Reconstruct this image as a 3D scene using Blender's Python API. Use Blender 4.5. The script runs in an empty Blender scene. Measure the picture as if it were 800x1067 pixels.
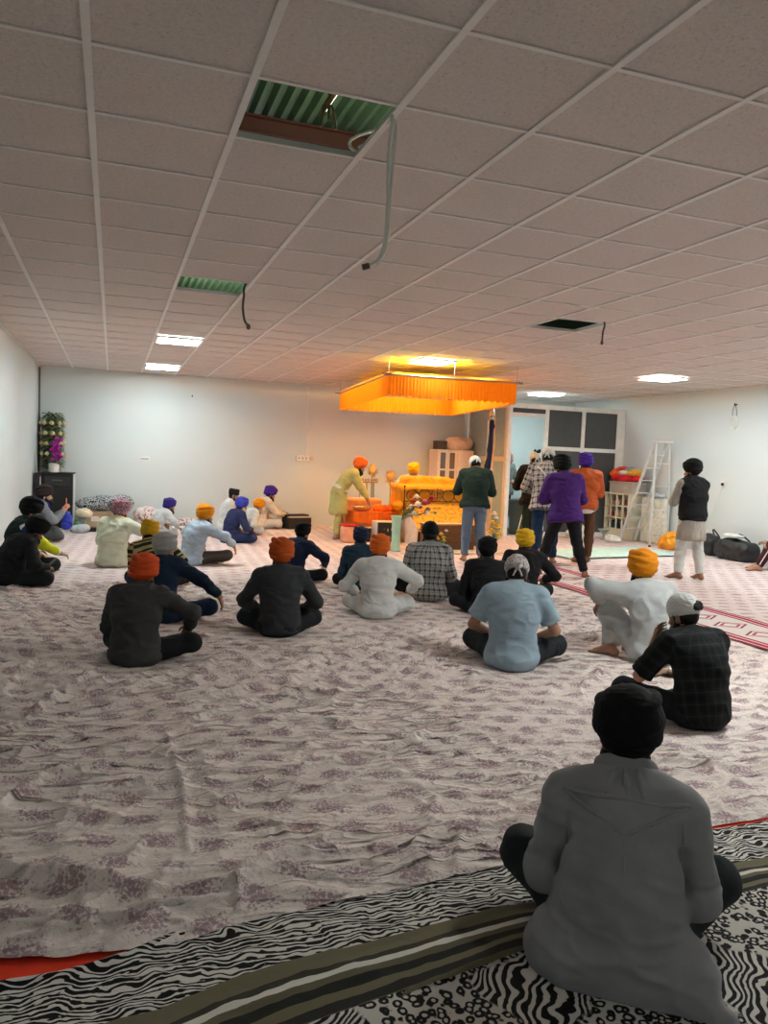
import bpy, math, random
import numpy as np
from mathutils import Vector, Matrix
SC = bpy.context.scene
COL = SC.collection
RNG = np.random.default_rng(7)
PI = math.pi
FLOORZ = 0.0
CEIL = 3.15
# ------------------------------------------------------------------ materials
MATS = {}
def srgb(c):
    if isinstance(c, str):
        c = [int(c[i:i+2], 16)/255 for i in (0, 2, 4)]
    return tuple((x/12.92 if x <= .04045 else ((x+.055)/1.055)**2.4) for x in c)
class NT:
    """small wrapper to write shader node graphs as expressions"""
    def __init__(s, name):
        s.m = bpy.data.materials.new(name); s.m.use_nodes = True
        s.t = s.m.node_tree; s.n = s.t.nodes; s.l = s.t.links
        s.b = s.n['Principled BSDF']; s.out = s.n['Material Output']
    def node(s, typ, **kw):
        n = s.n.new(typ)
        for k, v in kw.items(): setattr(n, k, v)
        return n
    def put(s, sock, v):
        if hasattr(v, 'is_output') or isinstance(v, bpy.types.NodeSocket): s.l.new(v, sock)
        elif v is not None:
            if hasattr(sock.default_value, '__len__') and not hasattr(v, '__len__'): v = [v]*len(sock.default_value)
            if hasattr(v, '__len__') and len(sock.default_value) == 4 and len(v) == 3: v = (*v, 1)
            sock.default_value = v
    def coord(s, which='Object'): return s.node('ShaderNodeTexCoord').outputs[which]
    def attr(s, name): return s.node('ShaderNodeAttribute', attribute_name=name).outputs['Vector']
    def mapv(s, v, scale=(1,1,1), rot=(0,0,0), loc=(0,0,0)):
        n = s.node('ShaderNodeMapping'); s.put(n.inputs['Vector'], v)
        n.inputs['Scale'].default_value = scale; n.inputs['Rotation'].default_value = rot; n.inputs['Location'].default_value = loc
        return n.outputs[0]
    def noise(s, v, scale=5, detail=3, rough=.5, dist=0, out='Fac'):
        n = s.node('ShaderNodeTexNoise'); s.put(n.inputs['Vector'], v)
        n.inputs['Scale'].default_value = scale; n.inputs['Detail'].default_value = detail
        n.inputs['Roughness'].default_value = rough; n.inputs['Distortion'].default_value = dist
        return n.outputs[out]
    def voro(s, v, scale=5, feature='F1', out='Distance', rnd=1):
        n = s.node('ShaderNodeTexVoronoi', feature=feature); s.put(n.inputs['Vector'], v)
        n.inputs['Scale'].default_value = scale; n.inputs['Randomness'].default_value = rnd
        return n.outputs[out]
    def wave(s, v, scale=5, dist=0, detail=2, dscale=1, direction='X', prof='SIN'):
        n = s.node('ShaderNodeTexWave', bands_direction=direction, wave_profile=prof); s.put(n.inputs['Vector'], v)
        n.inputs['Scale'].default_value = scale; n.inputs['Distortion'].default_value = dist
        n.inputs['Detail'].default_value = detail; n.inputs['Detail Scale'].default_value = dscale
        return n.outputs['Fac']
    def math(s, op, a, b=0, c=0, clamp=False):
        n = s.node('ShaderNodeMath', operation=op, use_clamp=clamp)
        s.put(n.inputs[0], a); s.put(n.inputs[1], b); s.put(n.inputs[2], c)
        return n.outputs[0]
    def ramp(s, f, stops, interp='LINEAR'):
        n = s.node('ShaderNodeValToRGB'); s.put(n.inputs[0], f); r = n.color_ramp; r.interpolation = interp
        while len(r.elements) < len(stops): r.elements.new(.5)
        for e, (p, c) in zip(r.elements, stops):
            e.position = p; e.color = (*c, 1) if len(c) == 3 else c
        return n.outputs[0]
    def step(s, f, lo, hi): 
        n = s.node('ShaderNodeMapRange', interpolation_type='SMOOTHSTEP'); s.put(n.inputs[0], f)
        n.inputs[1].default_value = lo; n.inputs[2].default_value = hi
        return n.outputs[0]
    def mix(s, f, a, b, blend='MIX'):
        n = s.node('ShaderNodeMix', data_type='RGBA', blend_type=blend)
        s.put(n.inputs[0], f); s.put(n.inputs[6], a); s.put(n.inputs[7], b)
        return n.outputs[2]
    def sep(s, v):
        n = s.node('ShaderNodeSeparateXYZ'); s.put(n.inputs[0], v); return n.outputs
    def comb(s, x=0, y=0, z=0):
        n = s.node('ShaderNodeCombineXYZ')
        for i, v in enumerate((x, y, z)): s.put(n.inputs[i], v)
        return n.outputs[0]
    def bump(s, h, strength=.3, dist=.01, prev=None):
        n = s.node('ShaderNodeBump'); n.inputs['Strength'].default_value = strength; n.inputs['Distance'].default_value = dist
        s.put(n.inputs['Height'], h)
        if prev is not None: s.put(n.inputs['Normal'], prev)
        return n.outputs[0]
    def done(s, color=None, rough=.6, normal=None, metal=0, spec=None, sheen=0):
        s.put(s.b.inputs['Base Color'], color); s.put(s.b.inputs['Roughness'], rough)
        s.b.inputs['Metallic'].default_value = metal
        if spec is not None: s.b.inputs['Specular IOR Level'].default_value = spec
        if normal is not None: s.put(s.b.inputs['Normal'], normal)
        if sheen: s.b.inputs['Sheen Weight'].default_value = sheen
        return s.m
def plain(name, col, rough=.5, metal=0, spec=None, var=.06, scale=8, bump=0, bscale=60):
    k = (name,)
    if k in MATS: return MATS[k]
    t = NT(name); c = srgb(col); v = t.coord()
    a = tuple(x*(1-var) for x in c); b = tuple(min(1, x*(1+var)) for x in c)
    color = t.ramp(t.noise(v, scale, 3), [(.3, a), (.7, b)])
    nrm = t.bump(t.noise(v, bscale, 3), bump, .004) if bump else None
    MATS[k] = t.done(color, rough, nrm, metal, spec); return MATS[k]
def cloth(name, col, rough=.85, bump=.35, weave=True, var=.09):
    k = ('cloth', name)
    if k in MATS: return MATS[k]
    t = NT(name); c = srgb(col); v = t.coord()
    a = tuple(x*(1-var) for x in c); b = tuple(min(1, x*(1+var)) for x in c)
    color = t.ramp(t.noise(v, 9, 4), [(.3, a), (.7, b)])
    n1 = t.bump(t.noise(t.mapv(v, (1, 1, 1.6)), 11, 4, .55, .6), bump, .012)
    n2 = t.bump(t.noise(v, 190, 2), .12, .002, n1) if weave else n1
    MATS[k] = t.done(color, rough, n2, 0, .25); return MATS[k]
def emit(name, col, strength):
    k = ('emit', name)
    if k in MATS: return MATS[k]
    t = NT(name); e = t.node('ShaderNodeEmission'); e.inputs[0].default_value = (*col, 1); e.inputs[1].default_value = strength
    t.l.new(e.outputs[0], t.out.inputs[0]); MATS[k] = t.m; return t.m
# ------------------------------------------------------------------ object helpers
def tag(o, label=None, cat=None, group=None, kind=None):
    if label: o['label'] = label
    if cat: o['category'] = cat
    if group: o['group'] = group
    if kind: o['kind'] = kind
    return o
def thing(name, label, cat, loc=(0,0,0), rz=0, group=None):
    o = bpy.data.objects.new(name, None); COL.objects.link(o); o.empty_display_size = .1
    o.location = loc; o.rotation_euler = (0, 0, rz)
    return tag(o, label, cat, group)
def mkmesh(name, V, F, m, parent=None, smooth=True, sharp=None):
    me = bpy.data.meshes.new(name)
    V = np.asarray(V, np.float32).reshape(-1, 3)
    if isinstance(F, np.ndarray):
        k = F.shape[1]; nf = len(F)
        me.vertices.add(len(V)); me.vertices.foreach_set('co', V.ravel())
        me.loops.add(nf*k); me.loops.foreach_set('vertex_index', F.astype(np.int32).ravel())
        me.polygons.add(nf); me.polygons.foreach_set('loop_start', np.arange(nf, dtype=np.int32)*k)
        me.update(calc_edges=True)
    else:
        me.from_pydata(V.tolist(), [], [list(f) for f in F]); me.update()
    if smooth: me.shade_smooth()
    if sharp is not None:
        try: me.set_sharp_from_angle(angle=sharp)
        except Exception: pass
    for mm in (m if isinstance(m, (list, tuple)) else [m]): me.materials.append(mm)
    o = bpy.data.objects.new(name, me); COL.objects.link(o)
    if parent is not None: o.parent = parent
    return o
class MB:
    """collects shapes of one part"""
    def __init__(s): s.V = []; s.F = []; s.n = 0; s.M = Matrix()
    def add(s, V, F):
        V = [tuple(s.M @ Vector(v)) for v in V]
        s.V += V; s.F += [tuple(i+s.n for i in f) for f in F]; s.n += len(V); return s
    def box(s, lo, hi, bev=0):
        x0,y0,z0 = lo; x1,y1,z1 = hi
        if bev <= 0:
            V = [(x0,y0,z0),(x1,y0,z0),(x1,y1,z0),(x0,y1,z0),(x0,y0,z1),(x1,y0,z1),(x1,y1,z1),(x0,y1,z1)]
            return s.add(V, [(3,2,1,0),(4,5,6,7),(0,1,5,4),(1,2,6,5),(2,3,7,6),(3,0,4,7)])
        b = min(bev, (x1-x0)/2.01, (y1-y0)/2.01, (z1-z0)/2.01)
        V = []; F = []
        def ring(z, ins):
            i0 = len(V); d = ins
            V.extend([(x0+d+b*0,y0+b,z),(x0+b,y0+d,z),(x1-b,y0+d,z),(x1-d,y0+b,z),(x1-d,y1-b,z),(x1-b,y1-d,z),(x0+b,y1-d,z),(x0+d,y1-b,z)]); return i0
        rs = [ring(z0, b), ring(z0+b, 0), ring(z1-b, 0), ring(z1, b)]
        # degenerate corners on the caps are fine for shading
        for a, c in zip(rs, rs[1:]):
            for k in range(8): F.append((a+k, a+(k+1)%8, c+(k+1)%8, c+k))
        F.append(tuple(rs[0]+k for k in range(7,-1,-1))); F.append(tuple(rs[3]+k for k in range(8)))
        return s.add(V, F)
    def tube(s, pts, r, n=8, caps=True, closed=False):
        P = [Vector(p) for p in pts]; m = len(P)
        R = r if hasattr(r, '__len__') else [r]*m
        V = []; F = []; up = None
        for i, p in enumerate(P):
            if closed: t = P[(i+1)%m]-P[i-1]
            else: t = (P[min(i+1,m-1)]-P[max(i-1,0)])
            t.normalize()
            if up is None: up = t.orthogonal().normalized()
            else:
                up = up - t*up.dot(t)
                up = up.normalized() if up.length > 1e-6 else t.orthogonal().normalized()
            w = t.cross(up)
            for k in range(n):
                a = 2*PI*k/n; V.append(p + (up*math.cos(a)+w*math.sin(a))*R[i])
        for i in range(m if closed else m-1):
            j = (i+1) % m
            for k in range(n): F.append((i*n+k, i*n+(k+1)%n, j*n+(k+1)%n, j*n+k))
        if caps and not closed:
            F.append(tuple(range(n-1,-1,-1))); F.append(tuple((m-1)*n+k for k in range(n)))
        return s.add([tuple(v) for v in V], F)
    def lathe(s, prof, n=24, c=(0,0,0), sx=1, sy=1, wob=None):
        V = []; F = []; m = len(prof)
        for i, (r, z) in enumerate(prof):
            for k in range(n):
                a = 2*PI*k/n; q = r*(1+(wob(a, z) if wob else 0))
                V.append((c[0]+q*math.cos(a)*sx, c[1]+q*math.sin(a)*sy, c[2]+z))
        for i in range(m-1):
            for k in range(n): F.append((i*n+k, i*n+(k+1)%n, (i+1)*n+(k+1)%n, (i+1)*n+k))
        F.append(tuple(range(n-1,-1,-1))); F.append(tuple((m-1)*n+k for k in range(n)))
        return s.add(V, F)
    def ball(s, c, r, n=10, m=8):
        rx, ry, rz = r if hasattr(r, '__len__') else (r, r, r)
        V = [(c[0],c[1],c[2]-rz)]; F = []
        for i in range(1, m):
            t = -PI/2+PI*i/m
            for k in range(n):
                a = 2*PI*k/n; V.append((c[0]+rx*math.cos(t)*math.cos(a), c[1]+ry*math.cos(t)*math.sin(a), c[2]+rz*math.sin(t)))
        V.append((c[0],c[1],c[2]+rz))
        for k in range(n): F.append((0, 1+(k+1)%n, 1+k)); F.append((len(V)-1, 1+(m-2)*n+k, 1+(m-2)*n+(k+1)%n))
        for i in range(m-2):
            for k in range(n): F.append((1+i*n+k, 1+i*n+(k+1)%n, 1+(i+1)*n+(k+1)%n, 1+(i+1)*n+k))
        return s.add(V, F)
    def leaf(s, base, d, L, w, bend=.3, n=4):
        d = Vector(d).normalized(); side = d.cross(Vector((0,0,1)))
        side = side.normalized() if side.length > 1e-3 else Vector((1,0,0))
        V = []; F = []; b = Vector(base)
        for i in range(n+1):
            t = i/n; p = b + d*L*t + Vector((0,0,-bend*L*t*t)); ww = w*math.sin(PI*(.12+.86*t))
            V += [tuple(p-side*ww), tuple(p+Vector((0,0,-ww*.25))), tuple(p+side*ww)]
        for i in range(n):
            F += [(3*i,3*i+1,3*i+4,3*i+3),(3*i+1,3*i+2,3*i+5,3*i+4)]
        return s.add(V, F)
    def build(s, name, m, parent=None, smooth=True, sharp=.6):
        return mkmesh(name, s.V, s.F, m, parent, smooth, sharp if smooth else None)
def bx(name, lo, hi, m, parent=None, bev=0): return MB().box(lo, hi, bev).build(name, m, parent, bev > 0)
def arc(p0, p1, sag, n=12):
    p0, p1 = Vector(p0), Vector(p1)
    return [p0.lerp(p1, t/n)+Vector((0,0,-sag*4*(t/n)*(1-t/n))) for t in range(n+1)]
def smoothpts(P, n=6):
    P = [Vector(p) for p in P]; out = []
    for i in range(len(P)-1):
        a, b, c, d = P[max(i-1,0)], P[i], P[i+1], P[min(i+2,len(P)-1)]
        for k in range(n):
            t = k/n; out.append(.5*((2*b)+(c-a)*t+(2*a-5*b+4*c-d)*t*t+(3*b-a-3*c+d)*t**3))
    return out+[P[-1]]
# ------------------------------------------------------------------ noise on arrays
_T = RNG.random((32,32,32)).astype(np.float32)*2-1
def vnoise(P):
    P = np.asarray(P, np.float32); i = np.floor(P).astype(np.int64); f = P-i; f = f*f*(3-2*f)
    r = 0
    for dx in (0,1):
        for dy in (0,1):
            for dz in (0,1):
                w = (f[...,0] if dx else 1-f[...,0])*(f[...,1] if dy else 1-f[...,1])*(f[...,2] if dz else 1-f[...,2])
                r = r + w*_T[(i[...,0]+dx)&31, (i[...,1]+dy)&31, (i[...,2]+dz)&31]
    return r
def fbm(P, o=3):
    r = 0; a = 1
    for k in range(o): r = r+a*vnoise(P*(2**k)+k*7.3); a *= .5
    return r
# ------------------------------------------------------------------ implicit surfaces
class Field:
    def __init__(s, lo, hi, h):
        s.lo = np.array(lo, np.float32); s.h = h
        s.n = np.maximum(4, np.ceil((np.array(hi)-s.lo)/h).astype(int)+1)
        s.D = np.full(s.n, 9., np.float32); s.L = np.zeros(s.n, np.int16)
    def sub(s, lo, hi, pad):
        a = np.clip(np.floor((np.array(lo)-pad-s.lo)/s.h).astype(int), 0, s.n-1)
        b = np.clip(np.ceil((np.array(hi)+pad-s.lo)/s.h).astype(int)+1, 1, s.n)
        b = np.maximum(b, a+1)
        sl = tuple(slice(int(x), int(y)) for x, y in zip(a, b))
        g = np.stack(np.meshgrid(*[s.lo[k]+s.h*np.arange(a[k], b[k], dtype=np.float32) for k in range(3)], indexing='ij'), -1)
        return sl, g
    def merge(s, sl, d, k, lab=0):
        o = s.D[sl]
        L = s.L[sl]; L[d < o] = lab
        if k > 0:
            hh = np.maximum(k-np.abs(o-d), 0)/k
            s.D[sl] = np.minimum(o, d)-hh*hh*k*.25
        else: s.D[sl] = np.minimum(o, d)
    def cap(s, a, b, ra, rb=None, k=.02, lab=0, cut=None, flat=None):
        a = np.asarray(a, np.float32); b = np.asarray(b, np.float32); rb = ra if rb is None else rb
        R = max(ra, rb)
        sl, g = s.sub(np.minimum(a,b)-R, np.maximum(a,b)+R, k+.03)
        ab = b-a; q = g-a; t = np.clip((q@ab)/max(float(ab@ab), 1e-9), 0, 1)
        d = np.linalg.norm(q-t[...,None]*ab, axis=-1)-(ra+(rb-ra)*t)
        if cut == 'b': d = np.maximum(d, ((g-b)@ab)/max(float(np.linalg.norm(ab)),1e-6))
        if cut == 'ab':
            l = max(float(np.linalg.norm(ab)),1e-6); d = np.maximum(d, np.maximum(((g-b)@ab)/l, -((g-a)@ab)/l))
        if flat is not None: d = np.maximum(d, flat[0]-g[...,2])
        s.merge(sl, d, k, lab)
    def ell(s, c, r, ax=None, k=.03, lab=0, cutp=None):
        c = np.asarray(c, np.float32); r = np.asarray(r, np.float32)
        R = float(r.max()); sl, g = s.sub(c-R, c+R, k+.03)
        q = g-c
        if ax is not None: q = q@np.asarray(ax, np.float32).T   # rows of ax are local axes
        k0 = np.linalg.norm(q/r, axis=-1); k1 = np.linalg.norm(q/(r*r), axis=-1)
        d = np.where(k1 > 1e-6, k0*(k0-1)/np.maximum(k1, 1e-6), -float(r.min()))
        if cutp is not None: d = np.maximum(d, (g-np.asarray(cutp[0], np.float32))@np.asarray(cutp[1], np.float32))
        s.merge(sl, d.astype(np.float32), k, lab)
    def rbox(s, c, r, rad, ax=None, k=.01, lab=0):
        c = np.asarray(c, np.float32); r = np.asarray(r, np.float32); R = float(np.linalg.norm(r))
        sl, g = s.sub(c-R, c+R, k+.03); q = g-c
        if ax is not None: q = q@np.asarray(ax, np.float32).T
        q = np.abs(q)-(r-rad)
        d = np.linalg.norm(np.maximum(q, 0), axis=-1)+np.minimum(q.max(-1), 0)-rad
        s.merge(sl, d, k, lab)
    def ring(s, c, ax, rx, ry, tube, k=.006, lab=0):
        """elliptical torus in the plane of the first two rows of ax"""
        c = np.asarray(c, np.float32); R = max(rx, ry)+tube; sl, g = s.sub(c-R, c+R, .03)
        q = (g-c)@np.asarray(ax, np.float32).T
        u = q[...,0]/rx; v = q[...,1]/ry; l = np.sqrt(u*u+v*v)+1e-6
        e = (l-1)*np.sqrt((q[...,0]**2+q[...,1]**2))/l
        d = np.sqrt(e*e+(q[...,2])**2)-tube
        s.merge(sl, d, k, lab)
    def plane_cut(s, p, n, k=0):
        """keeps the side against n"""
        sl, g = s.sub(s.lo, s.lo+s.h*(s.n-1), 0)
        d = (g-np.asarray(p, np.float32))@np.asarray(n, np.float32)
        s.D = np.maximum(s.D, d)
    def floor(s, z): s.plane_cut((0,0,z), (0,0,-1))
    def carve(s, a, b, r, k=.01):
        a = np.asarray(a, np.float32); b = np.asarray(b, np.float32)
        sl, g = s.sub(np.minimum(a,b)-r, np.maximum(a,b)+r, k+.02)
        ab = b-a; q = g-a; t = np.clip((q@ab)/max(float(ab@ab), 1e-9), 0, 1)
        d = -(np.linalg.norm(q-t[...,None]*ab, axis=-1)-r); o = s.D[sl]
        hh = np.maximum(k-np.abs(o-d), 0)/k
        s.D[sl] = np.maximum(o, d)+hh*hh*k*.25
    def mesh(s):
        D = np.pad(s.D, 1, constant_values=9.); lo = s.lo-s.h; h = s.h
        L = np.pad(s.L, 1)
        ins = D < 0; nx, ny, nz = D.shape
        c = [D[i:nx-1+i, j:ny-1+j, k:nz-1+k] for i in (0,1) for j in (0,1) for k in (0,1)]
        ci = [x < 0 for x in c]; cnt = sum(x.astype(np.int8) for x in ci)
        act = (cnt > 0) & (cnt < 8)
        idx = np.argwhere(act); m = len(idx)
        vid = np.full(act.shape, -1, np.int64); vid[act] = np.arange(m)
        cv = np.stack([x[act] for x in c], -1)
        offs = np.array([(i,j,k) for i in (0,1) for j in (0,1) for k in (0,1)], np.float32)
        P = np.zeros((m,3), np.float32); W = np.zeros(m, np.float32)
        for a in range(8):
            for b in range(a+1, 8):
                if np.abs(offs[a]-offs[b]).sum() != 1: continue
                va, vb = cv[:,a], cv[:,b]; x = (va < 0) != (vb < 0)
                t = np.where(x, va/np.where(np.abs(va-vb) < 1e-9, 1, va-vb), 0)
                P += np.where(x[:,None], offs[a]+t[:,None]*(offs[b]-offs[a]), 0); W += x
        V = lo+(idx+P/np.maximum(W,1)[:,None])*h
        lab = L[idx[:,0], idx[:,1], idx[:,2]]
        Fs = []
        for ax in range(3):
            o1, o2 = [(1,2),(2,0),(0,1)][ax]
            sl0 = [slice(1,-1)]*3; sl1 = [slice(1,-1)]*3
            sl0[ax] = slice(0,-1); sl1[ax] = slice(1,None)
            A = ins[tuple(sl0)]; B = ins[tuple(sl1)]
            for flag, msk in ((0, A & ~B), (1, ~A & B)):
                e = np.argwhere(msk)
                if len(e) == 0: continue
                st = np.ones(3, int); st[ax] = 0; e = e+st     # grid index of the lower end
                q = []
                for d1, d2 in ((0,0),(-1,0),(-1,-1),(0,-1)):
                    z = e.copy(); z[:,o1] += d1; z[:,o2] += d2; q.append(vid[z[:,0],z[:,1],z[:,2]])
                q = np.stack(q, 1)
                if flag: q = q[:,::-1]
                Fs.append(q)
        F = np.concatenate(Fs) if Fs else np.zeros((0,4), int)
        return V, F, lab
def relax(V, F, it=1, w=.5):
    for _ in range(it):
        S = np.zeros_like(V); N = np.zeros(len(V), np.float32)
        for a, b in ((0,1),(1,2),(2,3),(3,0)):
            np.add.at(S, F[:,a], V[F[:,b]]); np.add.at(S, F[:,b], V[F[:,a]])
            N += np.bincount(F[:,a], minlength=len(V)); N += np.bincount(F[:,b], minlength=len(V))
        V = V*(1-w)+w*S/np.maximum(N,1)[:,None]
    return V.astype(np.float32)
def vnormals(V, F):
    n = np.cross(V[F[:,2]]-V[F[:,0]], V[F[:,3]]-V[F[:,1]]); N = np.zeros_like(V)
    for k in range(4): np.add.at(N, F[:,k], n)
    return N/np.maximum(np.linalg.norm(N, axis=1), 1e-9)[:,None]
def fold(V, F, amp, freq=(9,9,14), seed=0, sharp=True):
    """cloth folds: displaces along the normals"""
    N = vnormals(V, F); P = V*np.array(freq, np.float32)+seed*3.7
    w = np.stack([vnoise(P*.6+11), vnoise(P*.6+23), vnoise(P*.6+37)], -1)
    n = vnoise(P+w*.9)
    if sharp: n = 1-2*np.abs(n)
    return (V+N*(amp*n)[:,None]).astype(np.float32)
# ------------------------------------------------------------------ people
A3 = lambda *v: np.array(v, np.float64)
def unit(v): v = np.asarray(v, float); return v/max(np.linalg.norm(v), 1e-9)
def Rx(a): c, s = math.cos(a), math.sin(a); return np.array([[1,0,0],[0,c,-s],[0,s,c]])
def Ry(a): c, s = math.cos(a), math.sin(a); return np.array([[c,0,s],[0,1,0],[-s,0,c]])
def Rz(a): c, s = math.cos(a), math.sin(a); return np.array([[c,-s,0],[s,c,0],[0,0,1]])
def ik(S, T, l1, l2, hint):
    S, T = np.asarray(S, float), np.asarray(T, float); d = T-S; L = np.linalg.norm(d); u = d/max(L, 1e-6)
    L = min(max(L, abs(l1-l2)+.02), (l1+l2)*.995); T = S+u*L
    a = (l1*l1-l2*l2+L*L)/(2*L); h = math.sqrt(max(l1*l1-a*a, 0))
    w = np.asarray(hint, float)-u*np.dot(hint, u); w = unit(w)
    return S+u*a+w*h, T
SKIN = {}
def skin(n):
    c = {'tan': 'a87c62', 'brown': '8a5f48', 'fair': 'bf937a', 'dark': '6f4a38'}[n]
    k = ('skin', n)
    if k not in MATS:
        t = NT('skin_'+n); v = t.coord(); cc = srgb(c)
        col = t.ramp(t.noise(v, 14, 3), [(.3, tuple(x*.86 for x in cc)), (.7, tuple(min(1, x*1.1) for x in cc))])
        t.b.inputs['Subsurface Weight'].default_value = 0
        MATS[k] = t.done(col, .5, t.bump(t.noise(v, 120, 2), .08, .002), 0, .4)
    return MATS[k]
def hairm(n='black'):
    c = {'black': '15110f', 'grey': '8d8a86', 'white': 'c9c6c0', 'brown': '2a1c15'}[n]
    k = ('hair', n)
    if k not in MATS:
        t = NT('hair_'+n); v = t.coord(); cc = srgb(c)
        f = t.noise(t.mapv(v, (120, 120, 22)), 1, 3)
        MATS[k] = t.done(t.ramp(f, [(.3, tuple(x*.6 for x in cc)), (.7, tuple(min(1, x*1.4) for x in cc))]), .65, t.bump(f, .5, .004), 0, .3)
    return MATS[k]
def eye_mats():
    return plain('eye_white', 'd8d4cc', .25), plain('eye_iris', '1c100a', .2)
def lerp(a, b, t): return np.asarray(a)*(1-t)+np.asarray(b)*t
WHO = {}
class Sk: pass
def skeleton(p):
    k = Sk(); k.sc = 1.0
    zp = p.get('zp', .105); k.P = A3(0, 0, zp)
    le = math.radians(p.get('lean', 8)); si = math.radians(p.get('side', 0)); cu = math.radians(p.get('curve', 12)); tw = -math.radians(p.get('twist', 0))
    def d(a): return unit(A3(math.sin(si), math.sin(a)*math.cos(si), math.cos(a)*math.cos(si)))
    k.d0, k.d1, k.d2 = d(le-cu*.7), d(le), d(le+cu)
    k.Lm = k.P+k.d0*.17; k.C = k.Lm+k.d1*.20; k.N = k.C+k.d2*.165
    rt = Rz(tw)@A3(1,0,0); rt = unit(rt-k.d2*np.dot(rt, k.d2)); k.rt = rt; k.fw = unit(np.cross(k.d2, rt))
    sh = p.get('shrug', 0)
    k.S = {s: k.N+rt*s*.192-k.d2*(.062-sh)+k.fw*.0 for s in (-1, 1)}
    y, n, r = [math.radians(v) for v in p.get('head', (0, 10, 0))]
    B = np.stack([rt, k.fw, k.d2], 1)
    hb = unit(A3(si and math.sin(si)*.5, math.sin(le+cu)*.6, 1))          # the head rights itself
    fx = unit(A3(*k.fw)*A3(1,1,0)); rx = np.cross(fx, A3(0,0,1))
    k.H = np.stack([rx, fx, A3(0,0,1)], 1)@Rz(-y)@Rx(-n)@Ry(r)
    nd = unit(k.d2*.6+A3(0,.15,1)*.5+fx*.05); k.A = k.N+nd*.058           # skull base
    k.A = k.A+fx*.012+A3(0,0,0)
    k.arm = {}
    for s, key in ((-1,'armL'),(1,'armR')):
        T, hint, hd = p.get(key, ((s*.10,.26,.20), (s*1,-.45,-.6), None))[:3] if key in p else ((s*.08,.25,.21), (s*1,-.3,-.7), (-s*.7,.5,-.35))
        hint = A3(*hint)
        if hint[2] < 0: hint[0] *= .55
        E, W = ik(k.S[s], T, .285, .255, hint)
        fd = unit(W-E); hd = unit(lerp(fd, unit(hd), .75)) if hd is not None else fd
        k.arm[s] = (k.S[s], E, W, hd)
    k.leg = {}
    seated = zp < .4
    for s, key in ((-1,'legL'),(1,'legR')):
        if key in p: K, An, td = p[key]
        elif seated: K, An, td = (s*.325,.30,.125), (-s*.06,.33+s*.045,.06), (-s*1,.25,-.1)
        else: K, An, td = (s*.10,.03,.50), (s*.11,-.02,.085), (s*.2,1,0)
        k.leg[s] = (k.P+A3(s*.088,.015,-.005), A3(*K), A3(*An), unit(td))
    return k
def add_hand(F, W, d, s, curl=.5, near=True, palm=None, spread=1.0, lab=0):
    """s: -1 left hand, 1 right hand; palm: the way the palm faces"""
    palm = unit(A3(0,0,-1) if palm is None else palm); palm = unit(palm-d*np.dot(palm, d))
    side = unit(np.cross(d, palm))*s          # towards the thumb
    side = -side if np.dot(side, np.cross(d, palm))*s < 0 else side
    ax = np.stack([side, d, palm])
    F.cap(W-d*.02, W+d*.02, .026, .027, .02, lab)
    F.rbox(W+d*.052, (.042, .05, .015), .014, ax, .012, lab)
    for i, (o, L, b) in enumerate([(.032,.068,.092),(.0105,.078,.098),(-.0115,.072,.095),(-.033,.058,.086)]):
        K0 = W+d*b*.98+side*o; a = curl*(.75+.12*i); fd = unit(d+side*o*2.2*spread)
        d1 = unit(fd*math.cos(a)+palm*math.sin(a)); d2 = unit(fd*math.cos(a*2.2)+palm*math.sin(a*2.2))
        M = K0+d1*L*.52; T = M+d2*L*.5
        F.cap(W+d*.055+side*o*.9, K0, .011, .0100, .006, lab); F.cap(K0, M, .0098, .0088, .003, lab); F.cap(M, T, .0088, .0072, .002, lab)
    t0 = W+d*.022+side*.028; t1 = t0+unit(side*.8+d*.75+palm*.35)*.042; t2 = t1+unit(side*.25+d*.9+palm*.45)*.036
    F.cap(t0, t1, .0145, .0115, .012, lab); F.cap(t1, t2, .011, .0085, .003, lab)
def add_foot(F, An, td, lab=0, k=.02, fat=0, toes=True, L=.24):
    td = unit(td); up = A3(0,0,1); up = unit(up-td*np.dot(up, td)); sd = np.cross(td, up)
    heel = An-td*.035-up*.03; ball = An+td*(L*.56)-up*.048
    F.cap(An, heel, .034+fat, .031+fat, k, lab); F.cap(heel-up*.01, An+td*.06-up*.02, .030+fat, .034+fat, k, lab)
    F.cap(An+td*.03-up*.012, ball, .034+fat, .03+fat, k, lab)
    for i in range(5):
        o = (-.034+.017*i); b = ball+sd*o*.9; l = [.05,.054,.05,.043,.034][i]
        if toes: F.cap(b-td*.02, b+td*l-up*.004, .0145+fat, .0105+fat, .008, lab)
        else: F.cap(b-td*.02, b+td*l*.8, .017+fat, .015+fat, .02, lab)
def head_local(k, x, y, z): return k.A+k.H@(A3(x, y, z)*.97)
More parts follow.
